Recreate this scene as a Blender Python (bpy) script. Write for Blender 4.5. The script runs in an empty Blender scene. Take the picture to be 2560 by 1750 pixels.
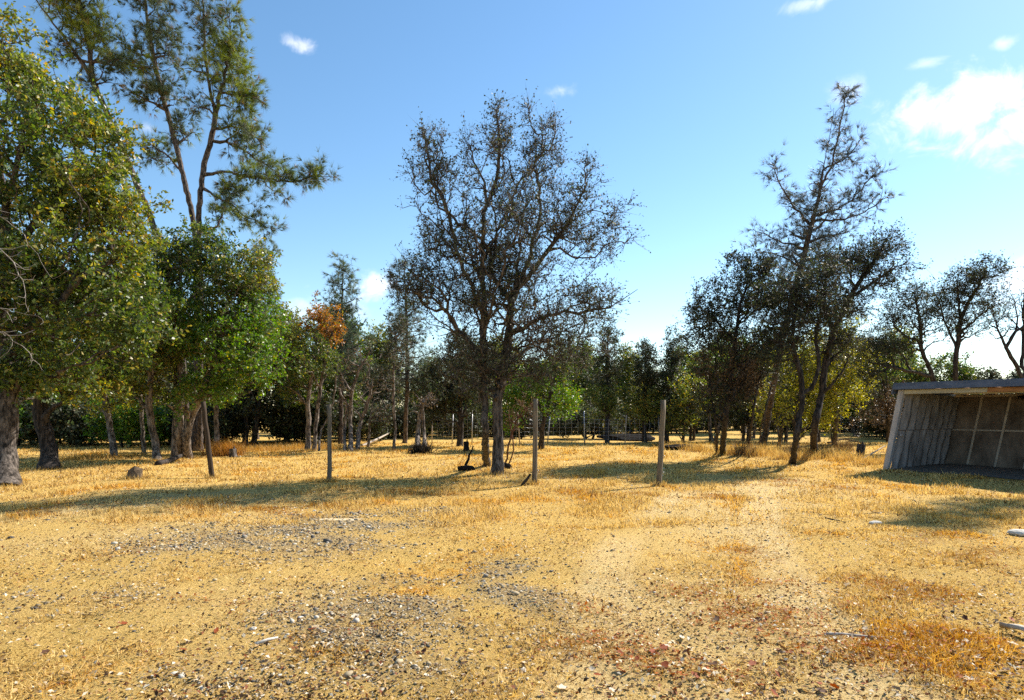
import bpy, math, random
import numpy as np
from mathutils import Vector, Matrix

random.seed(7)
RNG = np.random.default_rng(11)
scn = bpy.context.scene
COL = scn.collection

# ------------------------------------------------------------------ camera
F, CX, HY, EYE = 1600.0, 1280.0, 1030.0, 1.6      # focal length in photo pixels, centre column, horizon row, eye height
cam_d = bpy.data.cameras.new('camera')
cam_d.sensor_width = 36.0
cam_d.sensor_fit = 'HORIZONTAL'
cam_d.lens = 36.0 * F / 2560.0
cam_d.shift_y = (HY - 875.0) / 2560.0
cam_d.clip_end = 5000
cam_d.clip_start = 0.05
cam = bpy.data.objects.new('camera', cam_d)
cam.location = (0, 0, EYE)
cam.rotation_euler = (math.radians(90), 0, 0)
COL.objects.link(cam)
scn.camera = cam

# ------------------------------------------------------------------ light
SUN_EL = math.radians(41.0)
SUN_AZ = math.atan2(0.81, 0.585)                   # measured from +Y towards +X
sun_dir = Vector((math.sin(SUN_AZ) * math.cos(SUN_EL), math.cos(SUN_AZ) * math.cos(SUN_EL), math.sin(SUN_EL)))
sd = bpy.data.lights.new('sun', 'SUN')
sd.energy = 5.0
sd.angle = math.radians(0.53)
sd.color = (1.0, 0.93, 0.82)
sun = bpy.data.objects.new('sun', sd)
sun.rotation_euler = (-sun_dir).to_track_quat('-Z', 'Y').to_euler()
sun.location = (30, 30, 40)
COL.objects.link(sun)

SKY_STRENGTH = 0.1
w = bpy.data.worlds.new('World')
scn.world = w
w.use_nodes = True
wn, wl = w.node_tree.nodes, w.node_tree.links
wn.clear()
wout = wn.new('ShaderNodeOutputWorld')
wbg = wn.new('ShaderNodeBackground')
wbg.inputs['Strength'].default_value = SKY_STRENGTH
sky = wn.new('ShaderNodeTexSky')
sky.sky_type = 'NISHITA'
sky.sun_disc = False
sky.sun_elevation = SUN_EL
sky.sun_rotation = SUN_AZ
sky.air_density = 1.0
sky.dust_density = 0.15
sky.ozone_density = 1.0
tc = wn.new('ShaderNodeTexCoord')
wnoise = wn.new('ShaderNodeTexNoise')
wnoise.inputs['Scale'].default_value = 20.0
wnoise.inputs['Distortion'].default_value = 0.5
wnoise.inputs['Detail'].default_value = 7.0
wnoise.inputs['Roughness'].default_value = 0.62
wl.new(tc.outputs['Generated'], wnoise.inputs['Vector'])
prev = None
# (column, row, half width, half height, strength) of each cloud
for (px, py, rx, ry, st) in [(2410, 280, 230, 84, .95), (2600, 300, 240, 74, .95), (2310, 160, 42, 14, .4), (2030, 6, 80, 16, .5),
                             (2510, 108, 34, 16, .45), (738, 108, 42, 19, .65), (1405, 226, 52, 19, .4), (2570, 700, 120, 80, .8),
                             (950, 722, 60, 38, .8), (372, 320, 26, 20, .4), (2120, 230, 50, 36, .3), (800, 780, 120, 50, .4)]:
    d = Vector(((px - CX) / F, 1.0, (HY - py) / F))
    k = d.length
    d.normalize()
    sub = wn.new('ShaderNodeVectorMath'); sub.operation = 'SUBTRACT'
    sub.inputs[1].default_value = d
    wl.new(tc.outputs['Generated'], sub.inputs[0])
    mul = wn.new('ShaderNodeVectorMath'); mul.operation = 'MULTIPLY'
    mul.inputs[1].default_value = (F * k / rx, F * k / rx, F * k / ry)
    wl.new(sub.outputs[0], mul.inputs[0])
    ln = wn.new('ShaderNodeVectorMath'); ln.operation = 'LENGTH'
    wl.new(mul.outputs[0], ln.inputs[0])
    ma = wn.new('ShaderNodeMath'); ma.operation = 'MULTIPLY_ADD'
    wl.new(wnoise.outputs['Fac'], ma.inputs[0])
    ma.inputs[1].default_value = -3.4
    wl.new(ln.outputs['Value'], ma.inputs[2])
    mr = wn.new('ShaderNodeMapRange')
    mr.interpolation_type = 'SMOOTHSTEP'
    mr.inputs['From Min'].default_value = -0.55
    mr.inputs['From Max'].default_value = -2.0
    mr.inputs['To Min'].default_value = 0.0
    mr.inputs['To Max'].default_value = st
    wl.new(ma.outputs[0], mr.inputs['Value'])
    if prev is None:
        prev = mr.outputs[0]
    else:
        mx = wn.new('ShaderNodeMath'); mx.operation = 'MAXIMUM'
        wl.new(prev, mx.inputs[0]); wl.new(mr.outputs[0], mx.inputs[1])
        prev = mx.outputs[0]
wmix = wn.new('ShaderNodeMix'); wmix.data_type = 'RGBA'
wl.new(prev, wmix.inputs['Factor'])
whs = wn.new('ShaderNodeHueSaturation')
whs.inputs['Hue'].default_value = 0.494
whs.inputs['Saturation'].default_value = 1.16
wl.new(sky.outputs['Color'], whs.inputs['Color'])
wl.new(whs.outputs['Color'], wmix.inputs['A'])
wmix.inputs['B'].default_value = (7.6, 7.5, 7.7, 1)
wl.new(wmix.outputs['Result'], wbg.inputs['Color'])
wl.new(wbg.outputs[0], wout.inputs['Surface'])

vs = scn.view_settings
vs.view_transform = 'Standard'
vs.look = 'None'
vs.gamma = 1.0
vs.exposure = 1.07
vs.use_curve_mapping = False
scn.cycles.use_denoising = False
scn.cycles.max_bounces = 6
scn.cycles.diffuse_bounces = 3
scn.cycles.glossy_bounces = 2
scn.cycles.transmission_bounces = 3
scn.cycles.sample_clamp_indirect = 6.0


# ------------------------------------------------------------------ helpers
def gz(x, y):
    """height of the ground, metres"""
    x = np.asarray(x, float); y = np.asarray(y, float)
    z = 0.035 * np.sin(x * 0.55 + 1.3) * np.sin(y * 0.41 + .4) + 0.02 * np.sin(x * 1.3 + y * .9) + 0.012 * np.sin(2.9 * x - 2.1 * y + 2.)
    return z * np.clip((y - 1.0) / 4.0, 0.3, 1.0)


def pt(px, py, d):
    return np.array([(px - CX) * d / F, d, EYE + (HY - py) * d / F])


def gp(px, py):
    """the point of the ground that the photograph shows at a pixel"""
    d = EYE * F / (py - HY)
    x = (px - CX) * d / F
    for _ in range(3):
        d = (EYE - float(gz(x, d))) * F / (py - HY)
        x = (px - CX) * d / F
    return np.array([x, d, float(gz(x, d))])


class Noise2:
    """smooth 2-D noise from random waves"""
    def __init__(self, seed, scale, n=14):
        r = np.random.default_rng(seed)
        a = r.uniform(0, 2 * np.pi, n)
        k = r.uniform(.5, 1.9, n) / scale * 2 * np.pi * .5
        self.kx, self.ky, self.ph = np.cos(a) * k, np.sin(a) * k, r.uniform(0, 6.3, n)
        self.n = n

    def __call__(self, x, y):
        s = 0
        for kx, ky, ph in zip(self.kx, self.ky, self.ph):
            s = s + np.sin(x * kx + y * ky + ph)
        return s / math.sqrt(self.n / 2)


def nrm(a):
    return a / np.maximum(np.linalg.norm(a, axis=-1, keepdims=True), 1e-9)


def mesh_np(name, verts, faces_list, cols=None, smooth=False, attrs=None):
    """faces_list: list of (n,k) int arrays"""
    me = bpy.data.meshes.new(name)
    verts = np.asarray(verts, np.float32)
    me.vertices.add(len(verts))
    me.vertices.foreach_set('co', verts.ravel())
    nl = sum(f.size for f in faces_list)
    npoly = sum(len(f) for f in faces_list)
    me.loops.add(nl)
    me.polygons.add(npoly)
    li = np.concatenate([f.ravel() for f in faces_list]).astype(np.int32)
    tot = np.concatenate([np.full(len(f), f.shape[1], np.int32) for f in faces_list])
    st = np.concatenate([[0], np.cumsum(tot)[:-1]]).astype(np.int32)
    me.loops.foreach_set('vertex_index', li)
    me.polygons.foreach_set('loop_start', st)
    me.polygons.foreach_set('loop_total', tot)
    if smooth:
        me.polygons.foreach_set('use_smooth', np.ones(npoly, bool))
    if cols is not None:
        at = me.attributes.new('col', 'FLOAT_COLOR', 'FACE')
        c = np.ones((npoly, 4), np.float32)
        c[:, :3] = cols
        at.data.foreach_set('color', c.ravel())
    if attrs:
        for k, v in attrs.items():
            at = me.attributes.new(k, 'FLOAT', 'POINT')
            at.data.foreach_set('value', np.asarray(v, np.float32))
    me.update(calc_edges=True)
    return me


def link(name, me, mat, parent=None, loc=None):
    o = bpy.data.objects.new(name, me)
    COL.objects.link(o)
    if me is not None and mat is not None and len(me.materials) == 0:
        me.materials.append(mat)
    if parent is not None:
        o.parent = parent
    if loc is not None:
        o.location = loc
    return o


def tag(o, label, cat, group=None, kind=None):
    if label: o['label'] = label
    if cat: o['category'] = cat
    if group: o['group'] = group
    if kind: o['kind'] = kind
    return o


def thing(name, label, cat, loc=(0, 0, 0), group=None, rotz=0.0):
    o = bpy.data.objects.new(name, None)
    o.empty_display_size = .2
    COL.objects.link(o)
    o.location = loc
    o.rotation_euler = (0, 0, rotz)
    return tag(o, label, cat, group)


def copy_tree(root):
    c = root.copy(); COL.objects.link(c)
    for ch in root.children:
        k = ch.copy(); COL.objects.link(k); k.parent = c
        for g in ch.children:
            q = g.copy(); COL.objects.link(q); q.parent = k
    return c


# ------------------------------------------------------------------ materials
def new_mat(name):
    m = bpy.data.materials.new(name)
    m.use_nodes = True
    return m, m.node_tree.nodes, m.node_tree.links, m.node_tree.nodes['Principled BSDF']


def leaf_mat(name, rough=.42, spec=.5, transl=.35):
    m, n, l, b = new_mat(name)
    a = n.new('ShaderNodeAttribute'); a.attribute_name = 'col'
    b.inputs['Roughness'].default_value = rough
    b.inputs['Specular IOR Level'].default_value = spec
    l.new(a.outputs['Color'], b.inputs['Base Color'])
    t = n.new('ShaderNodeBsdfTranslucent')
    hs = n.new('ShaderNodeHueSaturation')
    hs.inputs['Saturation'].default_value = 1.15
    hs.inputs['Value'].default_value = 1.5
    l.new(a.outputs['Color'], hs.inputs['Color'])
    l.new(hs.outputs[0], t.inputs['Color'])
    mx = n.new('ShaderNodeMixShader')
    mx.inputs[0].default_value = transl
    l.new(b.outputs[0], mx.inputs[1]); l.new(t.outputs[0], mx.inputs[2])
    l.new(mx.outputs[0], n['Material Output'].inputs['Surface'])
    return m


def noise_mat(name, c1, c2, scale=(6, 6, 1.5), rough=.85, bump=.5, c3=None, detail=8, bdist=.02, rough_n=.65, space='Object', spec=.2, lo=.33, hi=.66):
    m, n, l, b = new_mat(name)
    tcn = n.new('ShaderNodeTexCoord')
    mp = n.new('ShaderNodeMapping'); mp.inputs['Scale'].default_value = scale
    l.new(tcn.outputs[space], mp.inputs['Vector'])
    nz = n.new('ShaderNodeTexNoise'); nz.inputs['Detail'].default_value = detail; nz.inputs['Roughness'].default_value = rough_n
    nz.inputs['Scale'].default_value = 1.0
    l.new(mp.outputs[0], nz.inputs['Vector'])
    r = n.new('ShaderNodeValToRGB')
    r.color_ramp.elements[0].position = lo; r.color_ramp.elements[0].color = (*c1, 1)
    r.color_ramp.elements[1].position = hi; r.color_ramp.elements[1].color = (*c2, 1)
    if c3:
        e = r.color_ramp.elements.new(.8); e.color = (*c3, 1)
    l.new(nz.outputs['Fac'], r.inputs[0])
    l.new(r.outputs[0], b.inputs['Base Color'])
    b.inputs['Roughness'].default_value = rough
    b.inputs['Specular IOR Level'].default_value = spec
    bp = n.new('ShaderNodeBump'); bp.inputs['Strength'].default_value = bump; bp.inputs['Distance'].default_value = bdist
    l.new(nz.outputs['Fac'], bp.inputs['Height'])
    l.new(bp.outputs[0], b.inputs['Normal'])
    return m


M_LEAF = leaf_mat('oak_leaf', .42, .5, .42)
M_LEAF_DULL = leaf_mat('dull_oak_leaf', .6, .3, .22)
M_NEEDLE = leaf_mat('pine_needle', .5, .35, .25)
M_DRY = leaf_mat('dry_leaf', .7, .2, .2)
M_GRASS = leaf_mat('dry_grass_blade', .6, .25, .3)
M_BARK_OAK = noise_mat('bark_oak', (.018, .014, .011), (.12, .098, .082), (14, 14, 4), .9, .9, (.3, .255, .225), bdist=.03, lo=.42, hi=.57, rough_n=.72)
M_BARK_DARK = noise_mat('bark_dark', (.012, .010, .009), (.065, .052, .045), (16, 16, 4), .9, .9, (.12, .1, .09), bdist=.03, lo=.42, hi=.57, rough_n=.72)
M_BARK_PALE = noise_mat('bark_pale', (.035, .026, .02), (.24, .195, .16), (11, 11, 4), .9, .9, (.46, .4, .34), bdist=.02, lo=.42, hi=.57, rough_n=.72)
M_BARK_PINE = noise_mat('bark_pine', (.025, .02, .017), (.14, .11, .095), (14, 14, 5), .9, 1.0, (.22, .18, .16), bdist=.04, lo=.42, hi=.57, rough_n=.72)
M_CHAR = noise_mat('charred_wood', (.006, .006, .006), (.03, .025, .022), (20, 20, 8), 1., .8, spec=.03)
M_POST = noise_mat('weathered_post', (.06, .048, .034), (.2, .165, .12), (30, 30, 2.2), .85, .5, (.3, .26, .2), bdist=.008)
M_POST_DARK = noise_mat('weathered_post_dark', (.02, .014, .01), (.075, .05, .032), (30, 30, 2.2), .85, .6, (.12, .08, .05), bdist=.01)
M_ROCK = noise_mat('brown_rock', (.06, .04, .026), (.22, .15, .09), (5, 5, 5), .9, .8, (.34, .26, .18), bdist=.04)
M_DEADWOOD = noise_mat('bleached_wood', (.2, .16, .12), (.5, .43, .36), (20, 20, 20), .85, .4)
M_GREYTWIG = noise_mat('grey_dead_twig', (.14, .12, .10), (.32, .28, .25), (20, 20, 20), .85, .4)
M_REDWOOD = noise_mat('scorched_red_stem', (.05, .022, .013), (.16, .07, .04), (20, 20, 6), .8, .4)
M_WIRE, _n, _l, _b = new_mat('galvanised_wire')
_b.inputs['Base Color'].default_value = (.35, .35, .36, 1); _b.inputs['Metallic'].default_value = .7; _b.inputs['Roughness'].default_value = .5
M_STONE = leaf_mat('stone', .8, .3, 0.0)


# ------------------------------------------------------------------ trees
def smooth_poly(P, step, jit, rng):
    """Catmull-Rom through the points, resampled, with a little wander"""
    P = np.asarray(P, float)
    if len(P) == 2:
        P = np.array([P[0], (P[0] + P[1]) / 2, P[1]])
    Q = np.vstack([2 * P[0] - P[1], P, 2 * P[-1] - P[-2]])
    out = [P[0]]
    for i in range(1, len(Q) - 2):
        p0, p1, p2, p3 = Q[i - 1], Q[i], Q[i + 1], Q[i + 2]
        L = np.linalg.norm(p2 - p1)
        k = max(1, int(round(L / step)))
        for j in range(1, k + 1):
            t = j / k
            v = .5 * ((2 * p1) + (-p0 + p2) * t + (2 * p0 - 5 * p1 + 4 * p2 - p3) * t * t + (-p0 + 3 * p1 - 3 * p2 + p3) * t ** 3)
            out.append(v + (rng.normal(0, jit, 3) if not (i == len(Q) - 3 and j == k) else 0))
    return np.array(out)


class Tree:
    def __init__(self, seed):
        self.rng = np.random.default_rng(seed)
        self.pos = np.zeros((60000, 3)); self.par = np.full(60000, -1, int); self.pl = np.zeros(60000)
        self.pal = np.zeros(60000, int)
        self.n = 0
        self.roots = []

    def add(self, p, par):
        i = self.n
        self.pos[i] = p; self.par[i] = par
        self.pl[i] = 0 if par < 0 else self.pl[par] + np.linalg.norm(p - self.pos[par])
        self.n += 1
        return i

    def limb(self, P, step=.3, jit=.02, root=False):
        if root:
            Q = smooth_poly(P, step, jit, self.rng)
            par = -1
            self.roots.append(self.n)
            for q in Q:
                par = self.add(q, par)
        else:
            P = np.asarray(P, float)
            d = np.linalg.norm(self.pos[:self.n] - P[0], axis=1)
            par = int(d.argmin())
            Q = smooth_poly(np.vstack([self.pos[par], P[1:] if d[par] < .6 else P]), step, jit, self.rng)
            for q in Q[1:]:
                par = self.add(q, par)
        self.nsk = self.n

    def grow(self, targets, pals, bf=.35, step=.3, jit=.03, up=.15, maxd=99):
        self.nsk = self.n
        sk = self.pos[:self.n]
        md = np.empty(len(targets))
        for a in range(0, len(targets), 400):
            md[a:a + 400] = np.linalg.norm(targets[a:a + 400, None] - sk[None], axis=2).min(1)
        order = np.argsort(md)
        rng = self.rng
        for ti in order:
            t = targets[ti]
            dv = self.pos[:self.n] - t
            d = np.sqrt((dv * dv).sum(1))
            c = d + bf * self.pl[:self.n] + np.maximum(0, dv[:, 2]) * .35
            i = int(c.argmin())
            L = d[i]
            if L < .06 or L > maxd: continue
            p = self.pos[i]
            pr = self.par[i]
            dirp = nrm(p - self.pos[pr]) if pr >= 0 else np.array([0, 0, 1.])
            ctrl = p + dirp * L * .3 + (t - p) * .25 + np.array([0, 0, up * L]) * .5
            k = max(2, int(math.ceil(L / step)))
            par = i
            for j in range(1, k + 1):
                s = j / k
                q = (1 - s) ** 2 * p + 2 * s * (1 - s) * ctrl + s * s * t
                if j < k: q = q + rng.normal(0, jit, 3)
                par = self.add(q, par)
                self.pal[par] = pals[ti]

    def finish(self, R, rtip=.006, flare=.5):
        n = self.n
        par = self.par[:n]
        nch = np.bincount(par[par >= 0], minlength=n)
        tips = (nch == 0).astype(float)
        for i in range(n - 1, -1, -1):
            if par[i] >= 0: tips[par[i]] += tips[i]
        self.tips = tips
        # radius: pipe model fitted so that the base gets radius R, thinned along its length
        rad = np.zeros(n)
        nt = max(tips[r] for r in self.roots)
        rid = np.zeros(n, int)
        for i in range(n): rid[i] = i if par[i] < 0 else rid[par[i]]
        for r_ in self.roots:
            Rr = R * (tips[r_] / nt) ** .22
            pexp = math.log(max(Rr / rtip, 1.3)) / math.log(max(tips[r_], 2))
            m_ = rid == r_
            rad[m_] = rtip * tips[m_] ** pexp
        # smooth the steps along the parent chain
        for i in range(n):
            if par[i] >= 0:
                rad[i] = min(rad[i] * .55 + rad[par[i]] * .43, rad[par[i]] * .995)
        self.rad = np.maximum(rad, rtip * .6)
        base_z = min(self.pos[r][2] for r in self.roots)
        # main child
        best = np.full(n, -1)
        for i in range(n):
            p = par[i]
            if p >= 0 and (best[p] < 0 or tips[i] > tips[best[p]]): best[p] = i
        chains = []
        for i in range(n):
            p = par[i]
            if p < 0 or best[p] != i:
                ch = [i]
                while best[ch[-1]] >= 0: ch.append(best[ch[-1]])
                if p >= 0: ch = [p] + ch
                chains.append((ch, p < 0))
        self.base_z = base_z
        return chains

    def tubes(self, chains, flare=.6, rough=.07):
        V, F4, F3 = [], [], []
        off = 0
        rng = self.rng
        for ch, isroot in chains:
            ch = np.array(ch)
            P = self.pos[ch]
            r = self.rad[ch].copy()
            if not isroot: r[0] = r[1] if len(r) > 1 else r[0]
            if isroot: r = r * (1 + flare * np.exp(-(P[:, 2] - self.base_z) / .3))
            m = len(P)
            if m < 2: continue
            k = 9 if r[0] > .07 else (6 if r[0] > .03 else (4 if r[0] > .014 else 3))
            t = np.gradient(P, axis=0)
            t = nrm(t)
            ref = np.array([.9, .31, .2]) if abs(t[0] @ np.array([.9, .31, .2])) < .8 else np.array([.1, .9, .3])
            a = nrm(np.cross(t, ref)); b = np.cross(t, a)
            ang = np.arange(k) * 2 * np.pi / k
            rr = r[:, None] * (1 + (rng.normal(0, rough, (m, k)) if k > 4 else 0))
            ring = P[:, None] + rr[..., None] * (np.cos(ang)[None, :, None] * a[:, None] + np.sin(ang)[None, :, None] * b[:, None])
            V.append(ring.reshape(-1, 3))
            i0 = off + np.arange(m - 1)[:, None] * k + np.arange(k)[None]
            i1 = off + np.arange(m - 1)[:, None] * k + (np.arange(k)[None] + 1) % k
            F4.append(np.stack([i0, i1, i1 + k, i0 + k], -1).reshape(-1, 4))
            off += m * k
        if not V: return None
        return np.concatenate(V), np.concatenate(F4)


def rand_dirs(n, rng):
    return nrm(rng.normal(0, 1, (n, 3)))


def leaf_quads(A, D, L, rng, width=.55, upb=.6, fold=.12):
    n = len(A)
    N = nrm(rand_dirs(n, rng) + np.array([0, 0, upb]))
    S = nrm(np.cross(D, N))
    N = np.cross(S, D)
    L = L[:, None]
    W = L * width * .5 * rng.uniform(.7, 1.2, (n, 1))
    f = N * L * fold
    v = np.stack([A, A + D * L * .55 + S * W + f, A + D * L, A + D * L * .55 - S * W + f], 1).reshape(-1, 3)
    fc = np.arange(n * 4).reshape(n, 4)
    return v, fc


OAK = [((.030, .052, .012), (.062, .085, .018)), ((.11, .12, .02), (.17, .14, .022))]
def palette(kind, n, rng):
    """per-leaf base colours"""
    a = rng.uniform(0, 1, (n, 1)); pick = rng.uniform(0, 1, n)
    def lerp(c1, c2): return np.array(c1) * (1 - a) + np.array(c2) * a
    if kind == 'green':
        c = lerp((.026, .055, .012), (.12, .165, .028)); c[pick > .88] = lerp((.22, .21, .04), (.33, .27, .06))[pick > .88]
    elif kind == 'bright':
        c = lerp((.05, .12, .016), (.15, .25, .03)); c[pick > .9] = np.array((.3, .27, .04))
    elif kind == 'dark':
        c = lerp((.018, .026, .014), (.066, .074, .032)); c[pick > .9] = np.array((.1, .075, .032)); c[pick < .12] = np.array((.075, .105, .03))
    elif kind == 'olive':
        c = lerp((.06, .095, .018), (.22, .24, .04)); c[pick > .86] = lerp((.38, .30, .05), (.40, .24, .045))[pick > .86]
    elif kind == 'yellow':
        c = lerp((.26, .26, .035), (.5, .43, .07)); c[pick > .78] = lerp((.09, .12, .02), (.15, .18, .03))[pick > .78]
    elif kind == 'orange':
        c = lerp((.24, .10, .018), (.46, .18, .03)); c[pick > .75] = np.array((.2, .17, .035))
    elif kind == 'brown':
        c = lerp((.055, .038, .024), (.15, .10, .055))
    elif kind == 'pine':
        c = lerp((.05, .075, .034), (.11, .14, .06)); c[pick > .93] = np.array((.2, .12, .045))
    elif kind == 'pinelight':
        c = lerp((.08, .115, .065), (.17, .21, .12)); c[pick > .93] = np.array((.2, .14, .06))
    elif kind == 'pinebright':
        c = lerp((.10, .15, .025), (.24, .27, .04)); c[pick > .95] = np.array((.24, .15, .05))
    elif kind == 'pinegrey':
        c = lerp((.045, .056, .048), (.12, .13, .10)); c[pick > .93] = np.array((.15, .1, .055))
    else:
        c = lerp((.03, .04, .012), (.08, .09, .02))
    return c


STATS = {}
def make_tree(name, label, cat, seed, stems, limbs, blobs, R, bark, ntar=600, twigs=5, leaves=5, leaf=.065, needles=False,
              bf=.35, group=None, px=True, D=0, rtip=.006, twiglen=.3, pals=('green',), up=.15, droop=0., step=.28, jit=.03, bare=None, nl=.2, nw=.011, nper=12,
              split=.05, upb=.6, flare=.45, whorl=None, along=0):
    """stems: polylines from the ground up; limbs: main limbs; blobs: (cx,cy,rx,ry,rdepth,ddepth,weight,palette index)"""
    T = Tree(seed)
    rng = T.rng
    if px: R = R * .7
    def conv(poly):
        out = []
        for q in poly:
            dd = q[2] if len(q) > 2 else 0
            out.append(pt(q[0], q[1], D + dd) if px else np.array(q[:3], float))
        return np.array(out)
    base = None
    for s in stems:
        P = conv(s)
        if px:
            g = gp(s[0][0], s[0][1])
            P = P * 1.0
            P[0] = g
        P[0, 2] = gz(P[0, 0], P[0, 1]) - .12 if px else -.12
        if base is None: base = P[0].copy()
        T.limb(P, .22, .012, root=True)
    for lmb in limbs:
        T.limb(conv(lmb), .25, .03)
    LT = []
    if whorl:                       # (first height share, count, length low, length high, rise)
        w0, wn_, la, lb, rise = whorl
        St = T.pos[:T.n][:len(smooth_poly(conv(stems[0]), .22, 0, np.random.default_rng(1)))].copy()
        for i in range(wn_):
            t_ = w0 + (1 - w0) * (i / (wn_ - 1)) * .97
            p_ = St[int(t_ * (len(St) - 1))]
            az = i * 2.4 + rng.uniform(-.4, .4)
            Lw = (la + (lb - la) * ((t_ - w0) / (1 - w0)) ** .8) * rng.uniform(.6, 1.2)
            h_ = np.array([math.cos(az), math.sin(az), 0])
            e = rise + rng.normal(0, .1)
            Q = [p_, p_ + h_ * Lw * .4 + [0, 0, Lw * e * .15], p_ + h_ * Lw * .75 + [0, 0, Lw * e * .5], p_ + h_ * Lw + [0, 0, Lw * e]]
            T.limb(Q, .25, .02)
            LT.append(np.array(Q))
    if along:
        for lmb in limbs: LT.append(conv(lmb))
    # targets
    wts = np.array([b[6] if len(b) > 6 else 1. for b in blobs], float)
    vol = np.array([b[2] * b[3] for b in blobs], float) * wts
    cnt = np.maximum(4, (ntar * vol / vol.sum()).astype(int))
    TG, PL = [], []
    for b, c in zip(blobs, cnt):
        u = rand_dirs(c, rng)
        lob = sum(np.sin(2.6 * (u @ nrm(rng.normal(0, 1, 3))) + rng.uniform(0, 6.3)) for _ in range(4))[:, None]
        u = u * (rng.uniform(0, 1, (c, 1)) ** (1 / 2.2)) * (.95 + .17 * lob) * np.where(rng.uniform(0, 1, (c, 1)) > .9, 1.28, 1.)
        dz = b[5] if len(b) > 5 else 0
        if px:
            s = (D + dz) / F
            ctr = pt(b[0], b[1], D + dz)
            sc = np.array([b[2] * s, b[4], b[3] * s])
        else:
            ctr = np.array(b[0:3]) if False else np.array([b[0], dz, b[1]]); sc = np.array([b[2], b[4], b[3]])
        q = ctr + u * sc
        TG.append(q); PL.append(np.full(c, b[7] if len(b) > 7 else 0))
    for Q in LT:
        S_ = smooth_poly(Q, .12, 0, rng)
        k0 = int(len(S_) * .3)
        S_ = S_[k0:]
        S_ = np.repeat(S_, 2, 0)
        S_ = S_ + rng.normal(0, .17, S_.shape) + np.array([0, 0, .04])
        TG.append(S_); PL.append(rng.integers(0, len(pals), len(S_)))
    TG = np.concatenate(TG); PL = np.concatenate(PL)
    T.grow(TG, PL, bf, step, jit, up)
    chains = T.finish(R, rtip)
    big = [c for c in chains if T.rad[c[0][1] if len(c[0]) > 1 else c[0][0]] > split or c[1]]
    sml = [c for c in chains if not (T.rad[c[0][1] if len(c[0]) > 1 else c[0][0]] > split or c[1])]
    root = thing(name, label, cat, tuple(base + np.array([0, 0, .12])), group)
    o0 = np.array(root.location)
    v, f = T.tubes(big, flare)
    link('trunk', mesh_np('trunk', v - o0, [f], smooth=True), bark, root)
    # twigs
    n = T.n
    cand = np.where((T.tips[:n] <= 3) & (np.arange(n) >= T.nsk))[0]
    nt = len(TG) * twigs
    a = rng.choice(cand, nt)
    tdir = nrm(T.pos[a] - T.pos[np.maximum(T.par[a], 0)])
    td = nrm(tdir * .7 + rand_dirs(nt, rng) * .8 + np.array([0, 0, up - droop]))
    tl = twiglen * rng.uniform(.4, 1.2, nt)
    A = T.pos[a]
    side = nrm(np.cross(td, rand_dirs(nt, rng)))
    s2 = np.cross(td, side)
    rt = rtip * .7
    tips = A + td * tl[:, None]
    tv = np.stack([A + side * rt, A - side * rt * .5 + s2 * rt * .87, A - side * rt * .5 - s2 * rt * .87, tips], 1).reshape(-1, 3)
    k = np.arange(nt)[:, None] * 4
    tf = np.concatenate([k + np.array([[0, 1, 3]]), k + np.array([[1, 2, 3]]), k + np.array([[2, 0, 3]])])
    sv = T.tubes(sml)
    if sv is not None:
        v, f = sv
        me = mesh_np('branches', np.concatenate([v, tv]) - o0, [f, tf + len(v)], smooth=True)
        b_o = link('branches', me, bark, root)
        b_o['kind'] = 'stuff'
    # foliage
    if leaves > 0:
        m = int(nt * leaves)
        li = rng.integers(0, nt, m)
        tpos = rng.uniform(.15, 1.05, m)[:, None]
        LA = A[li] + td[li] * tl[li][:, None] * tpos
        palk = T.pal[a][li]
        if not needles:
            LA = LA + rng.normal(0, .012, (m, 3))
            LD = nrm(td[li] * .5 + rand_dirs(m, rng) * .9 + np.array([0, 0, -.15]))
            LL = leaf * rng.uniform(.6, 1.35, m)
            v, f = leaf_quads(LA, LD, LL, rng, upb=upb)
            cols = np.zeros((m, 3))
            for pi, pn in enumerate(pals):
                s = palk == pi
                cols[s] = palette(pn, int(s.sum()), rng)
            mat = M_LEAF_DULL if pals[0] == 'dark' else M_LEAF
            faces = [f]
        else:
            q = np.repeat(np.arange(m), nper)
            mm = len(q)
            base_d = td[li][q]
            ND = nrm(base_d * 1.0 + rand_dirs(mm, rng) * .62 + np.array([0, 0, -.1]))
            NL = nl * rng.uniform(.6, 1.2, (mm, 1))
            NA = LA[q] + rng.normal(0, .012, (mm, 3))
            sd_ = nrm(np.cross(ND, rand_dirs(mm, rng))) * nw * .5
            v = np.stack([NA + sd_, NA - sd_, NA + ND * NL], 1).reshape(-1, 3)
            faces = [np.arange(mm * 3).reshape(mm, 3)]
            cols = np.zeros((m, 3))
            for pi, pn in enumerate(pals):
                s = palk == pi
                cols[s] = palette(pn, int(s.sum()), rng)
            cols = cols[q] * rng.uniform(.75, 1.25, (mm, 1))
            mat = M_NEEDLE
        cr = link('crown', mesh_np('crown', v - o0, faces, cols), mat, root)
        cr['kind'] = 'stuff'
        STATS[name + str(seed)] = len(faces[0])
    if bare:
        T2 = Tree(seed + 500)
        V, F4 = [], []
        off = 0
        for lm in bare:
            P = conv(lm)
            T2.limb(P, .15, .015, root=True)
        tg = []
        for i in range(0, T2.n, 2):
            for _ in range(2): tg.append(T2.pos[i] + rand_dirs(1, rng)[0] * rng.uniform(.15, .5) + np.array([0, 0, -.1]))
        T2.grow(np.array(tg), np.zeros(len(tg), int), .3, .12, .015, -.1)
        ch = T2.finish(.011, .003)
        v, f = T2.tubes(ch, 0)
        link('dead_branch', mesh_np('dead_branch', v - o0, [f], smooth=True), M_GREYTWIG, root)
    return root


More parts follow.
